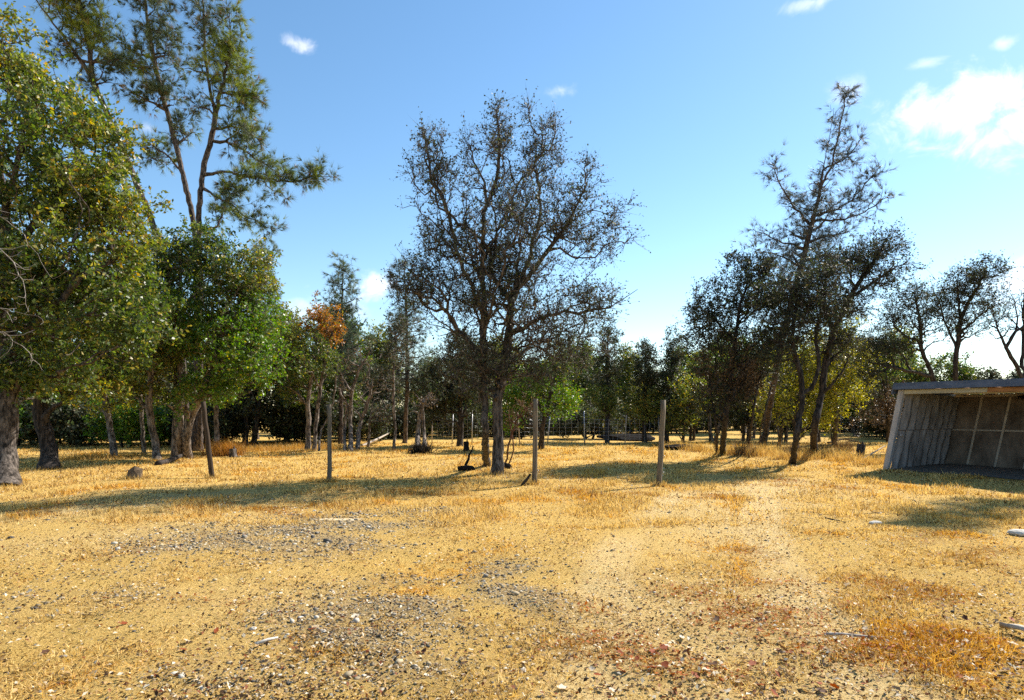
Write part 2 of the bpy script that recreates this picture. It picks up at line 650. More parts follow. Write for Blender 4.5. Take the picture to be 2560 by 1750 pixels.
#@@SETTING
# ------------------------------------------------------------------ ground
NZ1, NZ2, NZ3, NZ4, NZ5 = Noise2(1, 2.2), Noise2(2, .7), Noise2(3, 5.), Noise2(4, 1.2), Noise2(5, .3)


def ell(x, y, cx, cy, rx, ry, rot=0):
    c, s = math.cos(rot), math.sin(rot)
    u = ((x - cx) * c + (y - cy) * s) / rx
    v = (-(x - cx) * s + (y - cy) * c) / ry
    return np.clip(1.25 - np.sqrt(u * u + v * v), 0, 1)


def sm(a, lo, hi):
    t = np.clip((a - lo) / (hi - lo), 0, 1)
    return t * t * (3 - 2 * t)


def epx(x, y, px, py, rpx, rpy, rot=0):
    """soft ellipse patch given by its place in the photograph"""
    p = gp(px, py)
    n, f = gp(px, py + rpy)[1], gp(px, max(py - rpy, HY + 20))[1]
    return ell(x, y, p[0], (n + f) / 2, rpx * p[1] / F, abs(f - n) / 2, rot)


def gravel_mask(x, y):
    m = epx(x, y, 1000, 1560, 380, 120) * 1.2
    m = np.maximum(m, epx(x, y, 1250, 1510, 170, 110) * 1.2)
    m = np.maximum(m, epx(x, y, 640, 1360, 350, 50) * 1.15)
    m = np.maximum(m, epx(x, y, 860, 1310, 260, 34) * 1.1)
    m = np.maximum(m, epx(x, y, 260, 1480, 260, 70) * .55)
    m = np.maximum(m, epx(x, y, 1060, 1277, 110, 12) * .9)
    m = np.maximum(m, epx(x, y, 900, 1680, 500, 90) * .6)
    return np.clip(m * (.75 + .3 * NZ2(x, y) + .25 * NZ1(x, y)), 0, 1)


def dirt_mask(x, y):
    """bare pale trampled track curving from lower left to the upper right"""
    c1 = 1.2 + (y - 5) * .36 + .02 * (y - 9) ** 2
    m = .6 * sm(1.7 - np.abs(x - c1), 0, 1.4) * sm(14.5 - y, 0, 4)
    for o_ in (-.85, .85):
        m = np.maximum(m, 1.25 * sm(.5 - np.abs(x - c1 - o_), 0, .4) * sm(15.5 - y, 0, 4))
    m = np.maximum(m, epx(x, y, 250, 1300, 500, 90) * .75)
    m = np.maximum(m, epx(x, y, 2000, 1230, 260, 45) * 1.0)
    m = np.maximum(m, epx(x, y, 300, 1600, 500, 200) * .55)
    return np.clip(m * (.8 + .3 * NZ1(x, y)), 0, 1)


def orange_mask(x, y):
    m = np.zeros_like(x)
    for (px, py, rx, ry, s) in [(700, 1275, 260, 22, 1), (560, 1268, 150, 18, 1), (1880, 1385, 80, 22, 1.2), (1690, 1500, 110, 45, 1.1), (1540, 1640, 260, 75, 1.15), (2050, 1600, 620, 170, .85),
                                (2480, 1400, 130, 80, 1), (1990, 1210, 90, 14, 1), (2140, 1225, 60, 16, 1), (1800, 1240, 120, 12, .9), (1500, 1235, 240, 18, .8), (130, 1275, 140, 20, .9), (520, 1500, 160, 20, .7),
                                (2300, 1480, 220, 60, .95), (1000, 1235, 300, 14, .8), (2350, 1700, 320, 60, 1.)]:
        m = np.maximum(m, epx(x, y, px, py, rx, ry) * s)
    return np.clip(m * (.7 + .4 * NZ2(x, y)), 0, 1)


def litter_mask(x, y):
    m = .25 + .3 * NZ1(x, y)
    m = np.maximum(m, epx(x, y, 1230, 1190, 260, 30))
    m = np.maximum(m, epx(x, y, 2100, 1600, 500, 160) * .8)
    m = np.maximum(m, epx(x, y, 400, 1250, 500, 30) * .8)
    m = np.maximum(m, epx(x, y, 1500, 1225, 300, 20) * .8)
    return np.clip(m, 0, 1)


def gfull(x, y):
    near = sm(14 - np.abs(y), 0, 10) * (np.abs(x) < 16)
    return gz(x, y) + near * (.007 * NZ2(x, y) + .006 * NZ5(x, y)) - .006 * dirt_mask(x, y)


def build_ground():
    def axis(parts):
        out = []
        for a, b, s in parts:
            out.append(np.arange(a, b - s * .01, s))
        out.append([parts[-1][1]])
        return np.concatenate(out)
    ys = axis([(-400, -60, 68), (-60, -4, 4), (-4, 1.6, .4), (1.6, 8, .065), (8, 16, .14), (16, 30, .35), (30, 70, 1.6), (70, 200, 13), (200, 1500, 130)])
    xh = axis([(0, 6, .08), (6, 14, .22), (14, 40, .9), (40, 120, 8), (120, 1200, 108)])
    xs = np.concatenate([-xh[::-1], xh[1:]])
    X, Y = np.meshgrid(xs, ys)
    x, y = X.ravel(), Y.ravel()
    near = sm(14 - np.abs(y), 0, 10) * (np.abs(x) < 16)
    g = gravel_mask(x, y); d = dirt_mask(x, y); o = orange_mask(x, y)
    z = gfull(x, y) + near * RNG.normal(0, .005, len(x))
    nx, ny = len(xs), len(ys)
    i = np.arange(ny - 1)[:, None] * nx + np.arange(nx - 1)[None]
    f = np.stack([i, i + 1, i + nx + 1, i + nx], -1).reshape(-1, 4)
    me = mesh_np('ground', np.stack([x, y, z], 1), [f], smooth=True, attrs={'gravel': g, 'dirt': d, 'orange': o})
    m, n, l, b = new_mat('dry_ground')
    def attr(nm):
        a = n.new('ShaderNodeAttribute'); a.attribute_name = nm; return a.outputs['Fac']
    tcn = n.new('ShaderNodeTexCoord')
    def noise(sc, det=6, rg=.6, vec=None):
        z_ = n.new('ShaderNodeTexNoise'); z_.inputs['Scale'].default_value = sc; z_.inputs['Detail'].default_value = det; z_.inputs['Roughness'].default_value = rg
        l.new(vec or tcn.outputs['Object'], z_.inputs['Vector']); return z_.outputs['Fac']
    def ramp(inp, stops):
        r = n.new('ShaderNodeValToRGB')
        while len(r.color_ramp.elements) < len(stops): r.color_ramp.elements.new(.5)
        for e, (p, c) in zip(r.color_ramp.elements, stops): e.position = p; e.color = (*c, 1)
        l.new(inp, r.inputs[0]); return r.outputs[0]
    def mix(f_, a_, b_):
        x_ = n.new('ShaderNodeMix'); x_.data_type = 'RGBA'
        l.new(f_, x_.inputs['Factor']); l.new(a_, x_.inputs['A']); l.new(b_, x_.inputs['B']); return x_.outputs['Result']
    fine = noise(55, 8, .75)
    mid = noise(3.2, 5, .6)
    grass = ramp(fine, [(.30, (.10, .05, .012)), (.42, (.38, .225, .055)), (.54, (.60, .385, .11)), (.70, (.76, .55, .22))])
    grass2 = ramp(fine, [(.30, (.11, .055, .014)), (.44, (.46, .28, .07)), (.70, (.74, .52, .17))])
    base = mix(ramp(mid, [(.35, (0, 0, 0)), (.65, (1, 1, 1))]), grass, grass2)
    dirt = ramp(noise(38, 8, .72), [(.32, (.2, .12, .04)), (.46, (.58, .40, .16)), (.68, (.78, .60, .30))])
    base = mix(attr('dirt'), base, dirt)
    grav = ramp(noise(46, 5, .7), [(.32, (.09, .06, .028)), (.48, (.34, .23, .10)), (.62, (.52, .38, .17)), (.75, (.62, .52, .33))])
    base = mix(attr('gravel'), base, grav)
    og = ramp(noise(60, 7, .7), [(.36, (.045, .02, .007)), (.5, (.24, .105, .022)), (.68, (.52, .31, .09))])
    gm = n.new('ShaderNodeMath'); gm.operation = 'MULTIPLY'; l.new(attr('orange'), gm.inputs[0])
    l.new(ramp(noise(14, 8, .72), [(.44, (0, 0, 0)), (.56, (.9, .9, .9))]), gm.inputs[1])
    base = mix(gm.outputs[0], base, og)
    l.new(base, b.inputs['Base Color'])
    b.inputs['Roughness'].default_value = .95
    b.inputs['Specular IOR Level'].default_value = .1
    bp = n.new('ShaderNodeBump'); bp.inputs['Strength'].default_value = 1.0; bp.inputs['Distance'].default_value = .035
    l.new(fine, bp.inputs['Height']); l.new(bp.outputs[0], b.inputs['Normal'])
    o = link('ground', me, m)
    o['kind'] = 'structure'
    return o


ground = build_ground()


# ------------------------------------------------------------------ ground cover
def scatter(n, d0, d1, umax, rng):
    d = np.exp(rng.uniform(math.log(d0), math.log(d1), n))
    x = d * rng.uniform(-umax, umax, n)
    return x, d


SHED_F0 = gp(2216, 1173)
SU = np.array([.55, -.835, 0]); SV = np.array([.835, .55, 0])


def outside_shed(x, y):
    a = (x - SHED_F0[0]) * SU[0] + (y - SHED_F0[1]) * SU[1]
    b = (x - SHED_F0[0]) * SV[0] + (y - SHED_F0[1]) * SV[1]
    return ~((a > -.15) & (a < 6.6) & (b > -.3) & (b < 3.6))


def build_grass():
    rng = np.random.default_rng(5)
    V, C = [], []
    for (n, d0, d1, hh, keep) in [(430000, 2.3, 9.5, .046, .75), (300000, 9., 34., .06, 1.)]:
        x, y = scatter(n, d0, d1, .98, rng)
        if d1 < 10:                 # gather the near blades into small tufts
            cx_, cy_ = scatter(n // 14, d0, d1, .98, rng)
            ci = rng.integers(0, len(cx_), n)
            loose = rng.uniform(0, 1, n) < .3
            x = np.where(loose, x, cx_[ci] + rng.normal(0, .035, n)); y = np.where(loose, y, cy_[ci] + rng.normal(0, .035, n))
        g = gravel_mask(x, y); d = dirt_mask(x, y); o = orange_mask(x, y)
        tuft = sm(NZ4(x, y) + .35 * NZ2(x, y) + .7, 0, 1.6)
        rightside = sm(x - .18 * y, 0, 2.) if d1 < 10 else 1.
        pk = keep * (.28 + .72 * tuft) * (1 - .9 * g) * (1 - .85 * d) + .6 * o
        if d1 < 10: pk = pk * (.45 + .55 * rightside)
        k = (rng.uniform(0, 1, n) < pk) & outside_shed(x, y)
        x, y, o, tuft = x[k], y[k], o[k], tuft[k]
        n = len(x)
        h = hh * rng.uniform(.5, 1.7, n) * (.6 + .8 * tuft)
        if d1 < 10: h = h * .72
        wd = np.maximum(.0026, y * .00046) * rng.uniform(.7, 1.5, n)
        A = np.stack([x, y, gfull(x, y) - .004], 1)
        lean = rng.normal(0, 1, (n, 3)); lean[:, 2] = 0
        flat = rng.uniform(0, 1, (n, 1)) < (.55 if d1 < 10 else .2)
        D = nrm(np.array([0, 0, 1.]) * np.where(flat, .25, 1.) + lean * np.where(flat, .9, .45))
        S = nrm(np.cross(D, rand_dirs(n, rng)))
        L = h[:, None] * np.where(flat, 1.8, 1.)
        v = np.stack([A - S * wd[:, None], A + S * wd[:, None], A + D * L], 1)
        a = rng.uniform(0, 1, (n, 1))
        c = np.array((.46, .28, .07)) * (1 - a) + np.array((.84, .63, .27)) * a
        dk = rng.uniform(0, 1, n) < .22
        c[dk] = np.array((.16, .085, .025))
        oc = (o + rng.normal(0, .35, n)) > .85
        c[oc] = np.array((.42, .2, .035)) * rng.uniform(.4, 1.3, (oc.sum(), 1))
        wpatch = NZ1(x * 1.3 + 9, y * 1.3) > .9
        c[wpatch & ~oc] *= np.array((1.0, .85, .6))
        V.append(v.reshape(-1, 3)); C.append(c)
    # longer blades round the feet of trunks and posts
    for (px, py, rr) in [(14, 1214, .4), (125, 1172, .4), (287, 1147, .3), (393, 1152, .3), (448, 1146, .5), (470, 1146, .4), (543, 1138, .3), (768, 1126, .4), (790, 1127, .4), (878, 1128, .5), (984, 1126, .3), (1052, 1132, .5), (1217, 1162, .3), (1241, 1186, .3),
                         (1353, 1124, .3), (1806, 1134, .5), (1868, 1130, .5), (1979, 1158, .3), (2034, 1140, .4), (531, 1196, .16), (824, 1204, .16), (1336, 1210, .16), (1647, 1215, .16), (337, 1197, .3), (2216, 1173, .3), (2290, 1172, .5), (2380, 1176, .5)]:
        p = gp(px, py)
        n = 260
        aa = rng.uniform(0, 6.28, n); r_ = rr * np.sqrt(rng.uniform(.15, 1.3, n))
        x, y = p[0] + np.cos(aa) * r_, p[1] + np.sin(aa) * r_
        ok = outside_shed(x, y); x, y = x[ok], y[ok]; n = len(x)
        A = np.stack([x, y, gz(x, y) - .01], 1)
        D = nrm(np.array([0, 0, 1.]) + rng.normal(0, .4, (n, 3)))
        S = nrm(np.cross(D, rand_dirs(n, rng))) * .006
        v = np.stack([A - S, A + S, A + D * (.13 * rng.uniform(.4, 1.4, (n, 1)))], 1)
        a = rng.uniform(0, 1, (n, 1))
        V.append(v.reshape(-1, 3)); C.append(np.array((.3, .18, .05)) * (1 - a) + np.array((.7, .5, .2)) * a)
    V = np.concatenate(V); C = np.concatenate(C)
    me = mesh_np('dry_grass', V, [np.arange(len(V)).reshape(-1, 3)], C)
    tag(link('dry_grass', me, M_GRASS), 'short golden dry grass and stubble covering the clearing', 'grass', kind='stuff')


build_grass()


def build_litter():
    rng = np.random.default_rng(6)
    n = 130000
    x, y = scatter(n, 2.4, 26., .98, rng)
    m = litter_mask(x, y); o = orange_mask(x, y)
    k = (rng.uniform(0, 1, n) < .25 + .6 * m + .4 * o) & outside_shed(x, y)
    x, y, o = x[k], y[k], o[k]
    n = len(x)
    A = np.stack([x, y, gfull(x, y) + rng.uniform(.002, .026, n)], 1)
    D = rand_dirs(n, rng); D[:, 2] *= .5; D = nrm(D)
    L = np.maximum(.024, y * .0026) * rng.uniform(.4, 1.7, n)
    L = np.minimum(L, .07)
    v, f = leaf_quads(A, D, L, rng, .6, 1.6, .18)
    pick = rng.uniform(0, 1, n)
    c = np.array((.34, .22, .1)) * rng.uniform(.5, 1.5, (n, 1))
    c[pick < .30] = np.array((.06, .033, .016))
    c[(pick > .3) & (pick < .42)] = np.array((.17, .05, .018))
    c[pick > .86] = np.array((.62, .55, .42))
    oc = (o > .4) & (pick < .6)
    c[oc] = np.array((.30, .085, .015)) * rng.uniform(.5, 1.4, (oc.sum(), 1))
    me = mesh_np('leaf_litter', v, [f], c)
    tag(link('leaf_litter', me, M_DRY), 'small fallen leaves and chips strewn over the dry ground', 'leaf litter', kind='stuff')


build_litter()

ICO_V = None
def ico():
    t = (1 + 5 ** .5) / 2
    v = np.array([(-1, t, 0), (1, t, 0), (-1, -t, 0), (1, -t, 0), (0, -1, t), (0, 1, t), (0, -1, -t), (0, 1, -t), (t, 0, -1), (t, 0, 1), (-t, 0, -1), (-t, 0, 1)], float)
    v /= np.linalg.norm(v[0])
    f = np.array([(0, 11, 5), (0, 5, 1), (0, 1, 7), (0, 7, 10), (0, 10, 11), (1, 5, 9), (5, 11, 4), (11, 10, 2), (10, 7, 6), (7, 1, 8), (3, 9, 4), (3, 4, 2), (3, 2, 6), (3, 6, 8), (3, 8, 9), (4, 9, 5), (2, 4, 11), (6, 2, 10), (8, 6, 7), (9, 8, 1)])
    return v, f


IV, IF = ico()


def stone_cols(n, rng):
    a = rng.uniform(0, 1, (n, 1))
    c = np.array((.14, .11, .07)) * (1 - a) + np.array((.42, .33, .2)) * a
    p = rng.uniform(0, 1, n)
    c[p > .9] = np.array((.46, .42, .35)); c[p < .2] = np.array((.08, .072, .062))
    return c


def build_gravel():
    rng = np.random.default_rng(8)
    n = 130000
    x, y = scatter(n, 2.4, 12., .95, rng)
    g = gravel_mask(x, y)
    k = rng.uniform(0, 1, n) < g * 1.15 + .02
    x, y = x[k], y[k]; n = len(x)
    s = np.maximum(.006, y * .00125) * np.exp(rng.normal(0, .45, n))
    S = np.stack([s * rng.uniform(.8, 1.5, n), s * rng.uniform(.7, 1.2, n), s * rng.uniform(.4, .75, n)], 1)
    v = IV[None] * (1 + rng.normal(0, .14, (n, 12, 1))) * S[:, None]
    a = rng.uniform(0, 6.28, n); ca, sa = np.cos(a)[:, None], np.sin(a)[:, None]
    vx = v[..., 0] * ca - v[..., 1] * sa; vy = v[..., 0] * sa + v[..., 1] * ca
    v = np.stack([vx + x[:, None], vy + y[:, None], v[..., 2] + (gfull(x, y) + S[:, 2] * .2)[:, None]], -1)
    f = (np.arange(n)[:, None, None] * 12 + IF[None]).reshape(-1, 3)
    c = np.repeat(stone_cols(n, rng), 20, 0)
    me = mesh_np('gravel', v.reshape(-1, 3), [f], c)
    tag(link('gravel', me, M_STONE), 'small grey gravel pressed into the bare ground', 'gravel', kind='stuff')
    print('GRAVEL', n)


build_gravel()


# ------------------------------------------------------------------ box helpers for built things
def box_mesh(name, lo, hi, xf=None, bev=0.0):
    lo, hi = np.array(lo, float), np.array(hi, float)
    v = np.array([[(lo, hi)[i][0], (lo, hi)[j][1], (lo, hi)[k][2]] for i in (0, 1) for j in (0, 1) for k in (0, 1)])
    f = np.array([(0, 1, 3, 2), (4, 6, 7, 5), (0, 4, 5, 1), (2, 3, 7, 6), (0, 2, 6, 4), (1, 5, 7, 3)])
    if bev:
        import bmesh
        bm = bmesh.new()
        vs_ = [bm.verts.new(p) for p in v]
        for q in f: bm.faces.new([vs_[i] for i in q])
        bmesh.ops.recalc_face_normals(bm, faces=bm.faces)
        bmesh.ops.bevel(bm, geom=bm.edges[:], offset=bev, segments=1, affect='EDGES')
        if xf is not None:
            for p in bm.verts: p.co = Vector(xf(np.array([p.co]))[0])
        me = bpy.data.meshes.new(name); bm.to_mesh(me); bm.free()
        return me
    if xf is not None: v = xf(v)
    return mesh_np(name, v, [f])


def tube_mesh(name, P, r, k=8, rough=0., seed=0, cap=True, smooth=True):
    rng = np.random.default_rng(seed)
    P = np.asarray(P, float); m = len(P)
    r = np.broadcast_to(np.asarray(r, float), (m,))
    t = nrm(np.gradient(P, axis=0))
    ref = np.array([.9, .31, .2]) if abs(t[0] @ np.array([.9, .31, .2])) < .8 else np.array([.1, .9, .3])
    a = nrm(np.cross(t, ref)); b = np.cross(t, a)
    ang = np.arange(k) * 2 * np.pi / k
    prof = 1 + rng.normal(0, rough, (1, k)) + rng.normal(0, rough * .4, (m, k))
    ring = P[:, None] + (r[:, None] * prof)[..., None] * (np.cos(ang)[None, :, None] * a[:, None] + np.sin(ang)[None, :, None] * b[:, None])
    i0 = np.arange(m - 1)[:, None] * k + np.arange(k)[None]
    i1 = np.arange(m - 1)[:, None] * k + (np.arange(k)[None] + 1) % k
    fs = [np.stack([i0, i1, i1 + k, i0 + k], -1).reshape(-1, 4)]
    if cap:
        fs.append(np.arange(k)[::-1][None]); fs.append((np.arange(k) + (m - 1) * k)[None])
    return mesh_np(name, ring.reshape(-1, 3), fs, smooth=smooth)


#@@SHED
# ------------------------------------------------------------------ the shed
def shed_mats():
    def wood(name, c1, c2, sc, bump=.3): return noise_mat(name, c1, c2, sc, .8, bump, bdist=.006)
    return dict(
        tin=noise_mat('grey_painted_sheet', (.10, .09, .085), (.32, .305, .31), (5, 5, .9), .6, .25, (.42, .40, .40)),
        post=wood('grey_painted_post', (.28, .27, .28), (.42, .41, .42), (14, 14, 2)),
        ply=noise_mat('stained_plywood', (.06, .045, .035), (.22, .175, .14), (2.6, 2.6, 1.4), .85, .2, (.29, .24, .19)),
        stud=wood('pale_batten', (.28, .24, .2), (.44, .38, .31), (18, 18, 3)),
        fascia=wood('blue_grey_fascia', (.055, .075, .12), (.10, .13, .20), (3, 3, 9)),
        cream=wood('cream_header', (.3, .28, .22), (.44, .41, .32), (2, 2, 12)),
        raw=wood('raw_orange_timber', (.22, .10, .045), (.38, .2, .09), (3, 3, 14)),
        roof=noise_mat('roofing_felt', (.03, .035, .045), (.08, .09, .11), (9, 9, 9), .9, .5))


def build_shed():
    S = shed_mats()
    root = thing('open_shed', 'leaning grey open-fronted shed with ribbed side wall and blue-grey fascia', 'shed', tuple(SHED_F0))
    LEN, DEP = 6.2, 3.3
    def xf(v):
        """local (along the front, into the shed, up) to metres from the corner: the whole frame leans along its front"""
        a = v[:, 0] + .19 * v[:, 2]
        return a[:, None] * SU + v[:, 1:2] * SV + np.array([0, 0, 1.]) * v[:, 2:3]
    def part(name, lo, hi, mat, parent=None, bev=.006, label=None):
        o = link(name, box_mesh(name, lo, hi, xf, bev), S[mat], parent or root)
        if label: o['label'] = label
        return o
    zt0, zt1 = 2.17, 2.05       # underside of the roof at the front and at the back
    def top(b): return zt0 + (zt1 - zt0) * b / DEP
    # side wall: ribbed sheets, an upper and a lower one with a gap
    def ribbed(name, a0, b0, b1, z0f, z1f, flip=1, ph=0., nrib=8):
        bs, off = [], []
        pitch = (b1 - b0) / nrib
        for i in range(nrib):
            u = b0 + i * pitch
            for t, h in ((0, 0), (.40, 0), (.48, .075), (.84, .075), (.96, 0)):
                bs.append(u + t * pitch); off.append(h)
        bs.append(b1); off.append(0)
        bs, off = np.array(bs), np.array(off)
        rows = 6
        V = []
        for r in range(rows):
            t = r / (rows - 1)
            z = np.array([z0f(b) * (1 - t) + z1f(b) * t for b in bs])
            wob = .022 * np.sin(bs * 7 + r * 1.7 + ph) * (1 if 0 < r < rows - 1 else .6)
            V.append(np.stack([a0 + off * flip + wob, bs, z], 1))
        V = np.concatenate(V)
        k = len(bs)
        i = np.arange(rows - 1)[:, None] * k + np.arange(k - 1)[None]
        f1 = np.stack([i, i + 1, i + k + 1, i + k], -1).reshape(-1, 4)
        V2 = V.copy(); V2[:, 0] -= .004
        f = [f1, f1[:, ::-1] + len(V)]
        return mesh_np(name, xf(np.concatenate([V, V2])), f)
    link('ribbed_sheet', ribbed('ribbed_sheet', .05, .10, DEP - .02, lambda b: -.08, lambda b: 1.07), S['tin'], root)
    link('ribbed_sheet', ribbed('ribbed_sheet', .07, .10, DEP - .02, lambda b: 1.09, lambda b: top(b) - .03, ph=2.), S['tin'], root)
    part('girt', (-.03, .12, 1.0), (.03, DEP - .03, 1.13), 'ply')
    part('corner_post', (-.07, -.07, -.12), (.07, .07, zt0 + .02), 'post', bev=.01)
    part('corner_post', (-.07, DEP - .02, -.1), (.07, DEP + .1, zt1 + .02), 'post', bev=.01)
    br = link('loose_bracket', box_mesh('loose_bracket', (.11, .13, .93), (.15, .3, .97), xf, .004), S['post'], root)
    part('sill_board', (.02, .1, -.04), (.06, DEP - .03, .035), 'post')
    # back wall
    npan = 9
    pw = LEN / npan
    for i in range(npan):
        a0 = i * pw
        wp = part('wall_panel', (a0 + .004, DEP, -.1), (a0 + pw - .004, DEP + .02, 1.045), 'ply', bev=.002)
        part('wall_panel', (a0 + .004, DEP + .002, 1.055), (a0 + pw - .004, DEP + .022, zt1 - .02), 'ply', bev=.002)
        part('batten', (a0 - .03, DEP - .045, -.05), (a0 + .03, DEP - .003, zt1 - .03), 'stud', wp, bev=.004)
        part('rail', (a0 + .034, DEP - .034, 1.03), (a0 + pw - .034, DEP - .004, 1.075), 'stud', wp, bev=.004)
    part('top_plate', (0, DEP - .05, zt1 - .028), (LEN, DEP + .03, zt1 + .05), 'stud')
    # far end wall
    link('ribbed_sheet', ribbed('ribbed_sheet', LEN, .10, DEP - .02, lambda b: -.08, lambda b: top(b) - .03, -1), S['tin'], root)
    part('corner_post', (LEN - .07, -.07, -.12), (LEN + .07, .07, zt0 + .02), 'post', bev=.01)
    # front header, fascia, rafters, roof
    part('header', (.075, -.04, zt0 - .10), (2.0, .05, zt0 + .015), 'cream')
    part('header', (2.003, -.045, zt0 - .10), (LEN - .075, .045, zt0 + .012), 'raw', label='raw orange-brown header beam')
    part('ledger', (1.2, .15, zt0 - .13), (LEN - .1, .2, zt0 - .03), 'cream')
    def slab(name, a0, a1, b0, b1, h0, h1, mat, parent=None):
        v = np.array([[a, b, top(b) + h] for a in (a0, a1) for b in (b0, b1) for h in (h0, h1)])
        f = np.array([(0, 1, 3, 2), (4, 6, 7, 5), (0, 4, 5, 1), (2, 3, 7, 6), (0, 2, 6, 4), (1, 5, 7, 3)])
        return link(name, mesh_np(name, xf(v), [f]), S[mat], parent or root)
    rf = slab('roof', -.14, LEN + .17, -.2, DEP + .28, .163, .19, 'roof')
    slab('roof_deck', -.12, LEN + .15, -.14, DEP + .25, .135, .16, 'ply', rf)
    for i in range(9):
        a = .25 + i * (LEN - .5) / 8
        slab('rafter', a - .025, a + .025, .06, DEP + .1, .02, .13, 'raw', rf)
    part('fascia', (-.15, -.235, zt0 + .02), (2.9, -.2, zt0 + .2), 'fascia', rf)
    part('fascia', (2.91, -.24, zt0 + .018), (LEN + .2, -.205, zt0 + .197), 'fascia', rf)
    part('barge_board', (-.175, -.2, zt1 + .02), (-.145, DEP + .28, zt0 + .15), 'fascia', rf)
    # thick cobweb of straw hanging under the roof
    rng = np.random.default_rng(3)
    n = 500
    a = rng.uniform(1.6, 3.6, n); b = rng.uniform(DEP - .35, DEP - .06, n)
    A = np.stack([a, b, np.full(n, zt1 - .01)], 1)
    L = rng.uniform(.03, .16, n) * (1 + .3 * np.sin(a * 9))
    s = rng.normal(0, .01, (n, 3)); s[:, 2] = 0
    tip = A + rng.normal(0, .03, (n, 3)); tip[:, 2] = A[:, 2] - L
    v = np.stack([A - s, A + s, tip], 1).reshape(-1, 3)
    o = link('hanging_straw', mesh_np('hanging_straw', xf(v), [np.arange(n * 3).reshape(-1, 3)], np.tile(np.array([[.02, .017, .014]]), (n, 1))), M_DRY, root)
    o['kind'] = 'stuff'
    return root


build_shed()
# bare earth under and before the shed
def shed_floor():
    n = 24
    a = np.linspace(0.1, 6.1, n); b = np.linspace(-.0, 3.28, 12)
    Aa, Bb = np.meshgrid(a, b)
    P = SHED_F0[None] * np.array([1, 1, 0]) + Aa.ravel()[:, None] * SU + Bb.ravel()[:, None] * SV
    P[:, 2] = gz(P[:, 0], P[:, 1]) + .012
    i = np.arange(11)[:, None] * n + np.arange(n - 1)[None]
    f = np.stack([i, i + 1, i + n + 1, i + n], -1).reshape(-1, 4)
    m = noise_mat('trodden_earth', (.10, .085, .07), (.24, .2, .16), (7, 7, 7), .95, .6)
    o = link('shed_floor', mesh_np('shed_floor', P, [f], smooth=True), m)
    o['kind'] = 'structure'
shed_floor()


# ------------------------------------------------------------------ the four posts
def post(label, bx, by, tx, ty, rad, mat, seed, staples=0):
    b = gp(bx, by)
    t = pt(tx, ty, b[1])
    n = 9
    P = np.array([b + (t - b) * s for s in np.linspace(-.05, 1, n)]) - b
    P[:, :2] += np.random.default_rng(seed).normal(0, .004, (n, 2))
    root = thing('wooden_post', label, 'post', tuple(b))
    shaft = link('shaft', tube_mesh('shaft', P, np.linspace(rad * 1.04, rad * .96, n), 12, .05, seed), mat, root)
    rng = np.random.default_rng(seed)
    for i in range(staples):
        z = (.18 + .62 * rng.uniform()) if staples > 2 else (.14, .33)[i]
        c = (t - b) * z
        q = c + np.array([rad * .98, -rad * .35, 0])
        link('wire_staple', tube_mesh('wire_staple', [q, q + np.array([.03, -.012, .012]), q + np.array([.034, -.012, .045]), q + np.array([0, 0, .055])], .006, 5), M_WIRE, shaft)
    return root


post('dark leaning wooden post near the brown rock', 531, 1196, 507, 1004, .056, M_POST_DARK, 21)
post('straight grey wooden post between the leaning dark post and the bare oak', 824, 1204, 823, 1011, .05, M_POST, 22, 1)
post('grey wooden post with a broken stake propped at its foot', 1336, 1210, 1339, 997, .054, M_POST, 23, 1)
post('tall weathered wooden post between the bare oak and the shed', 1647, 1215, 1658, 1000, .058, M_POST, 24, 2)
b = gp(1306, 1214); t = gp(1331, 1210) + np.array([-.04, -.06, .21])
tag(link('broken_stake', tube_mesh('broken_stake', np.array([b, (b + t) / 2 + np.array([0, 0, -.01]), t]) - b, [.032, .03, .024], 7, .1, 3), M_POST_DARK, None, tuple(b + np.array([0, 0, .012]))),
    'short broken dark stake leaning on the foot of a grey post', 'stake')


# ------------------------------------------------------------------ loose things on the ground
def lump(name, label, cat, px, py, sx, sy, sz, mat, seed, sink=.25, sub=2, rough=.16, group=None, top_pinch=0., col=None):
    import bmesh
    p = gp(px, py)
    bm = bmesh.new()
    bmesh.ops.create_icosphere(bm, subdivisions=sub, radius=1)
    r = np.random.default_rng(seed)
    ns = [nrm(r.normal(0, 1, 3)) for _ in range(7)]
    am = r.uniform(.3, 1, 7)
    for v in bm.verts:
        c = np.array(v.co)
        k = 1 + rough * sum(a * math.sin(3.1 * (c @ n_) + i) for i, (n_, a) in enumerate(zip(ns, am))) / 2 + r.normal(0, rough * .15)
        q = c * k * np.array([sx, sy, sz])
        if top_pinch and c[2] > 0: q[:2] *= 1 - top_pinch * c[2]
        v.co = Vector(q + np.array([0, 0, sz * (1 - sink * 2)]))
    me = bpy.data.meshes.new(name); bm.to_mesh(me); bm.free()
    o = link(name, me, mat, None, tuple(p))
    tag(o, label, cat, group)
    return o


lump('rock', 'pointed brown rock lying in the golden grass', 'rock', 337, 1196, .22, .17, .19, M_ROCK, 33, .2, 1, .4, top_pinch=.5)
M_WHITE = noise_mat('pale_limestone', (.4, .36, .3), (.62, .58, .52), (9, 9, 9), .85, .5)
lump('pale_stone', 'small white stone lying at the edge of the grass shadow', 'stone', 2187, 1310, .085, .06, .03, M_WHITE, 32, .2, 2)
lump('pale_stone', 'flat white stone lying in orange grass below the shed', 'stone', 2548, 1338, .13, .09, .05, M_WHITE, 33, .2, 2)
M_CHALK = noise_mat('pale_ash', (.46, .34, .17), (.6, .5, .34), (12, 12, 12), .95, .4)
lump('ash_patch', 'thin streak of pale ash on the gravel', 'ash', 838, 1299, .3, .12, .006, M_CHALK, 34, .4, 3, .7)
lump('pale_stone', 'whitish stone flush with the pale track', 'stone', 2195, 1318, .14, .07, .02, M_CHALK, 35, .25, 2) if False else None


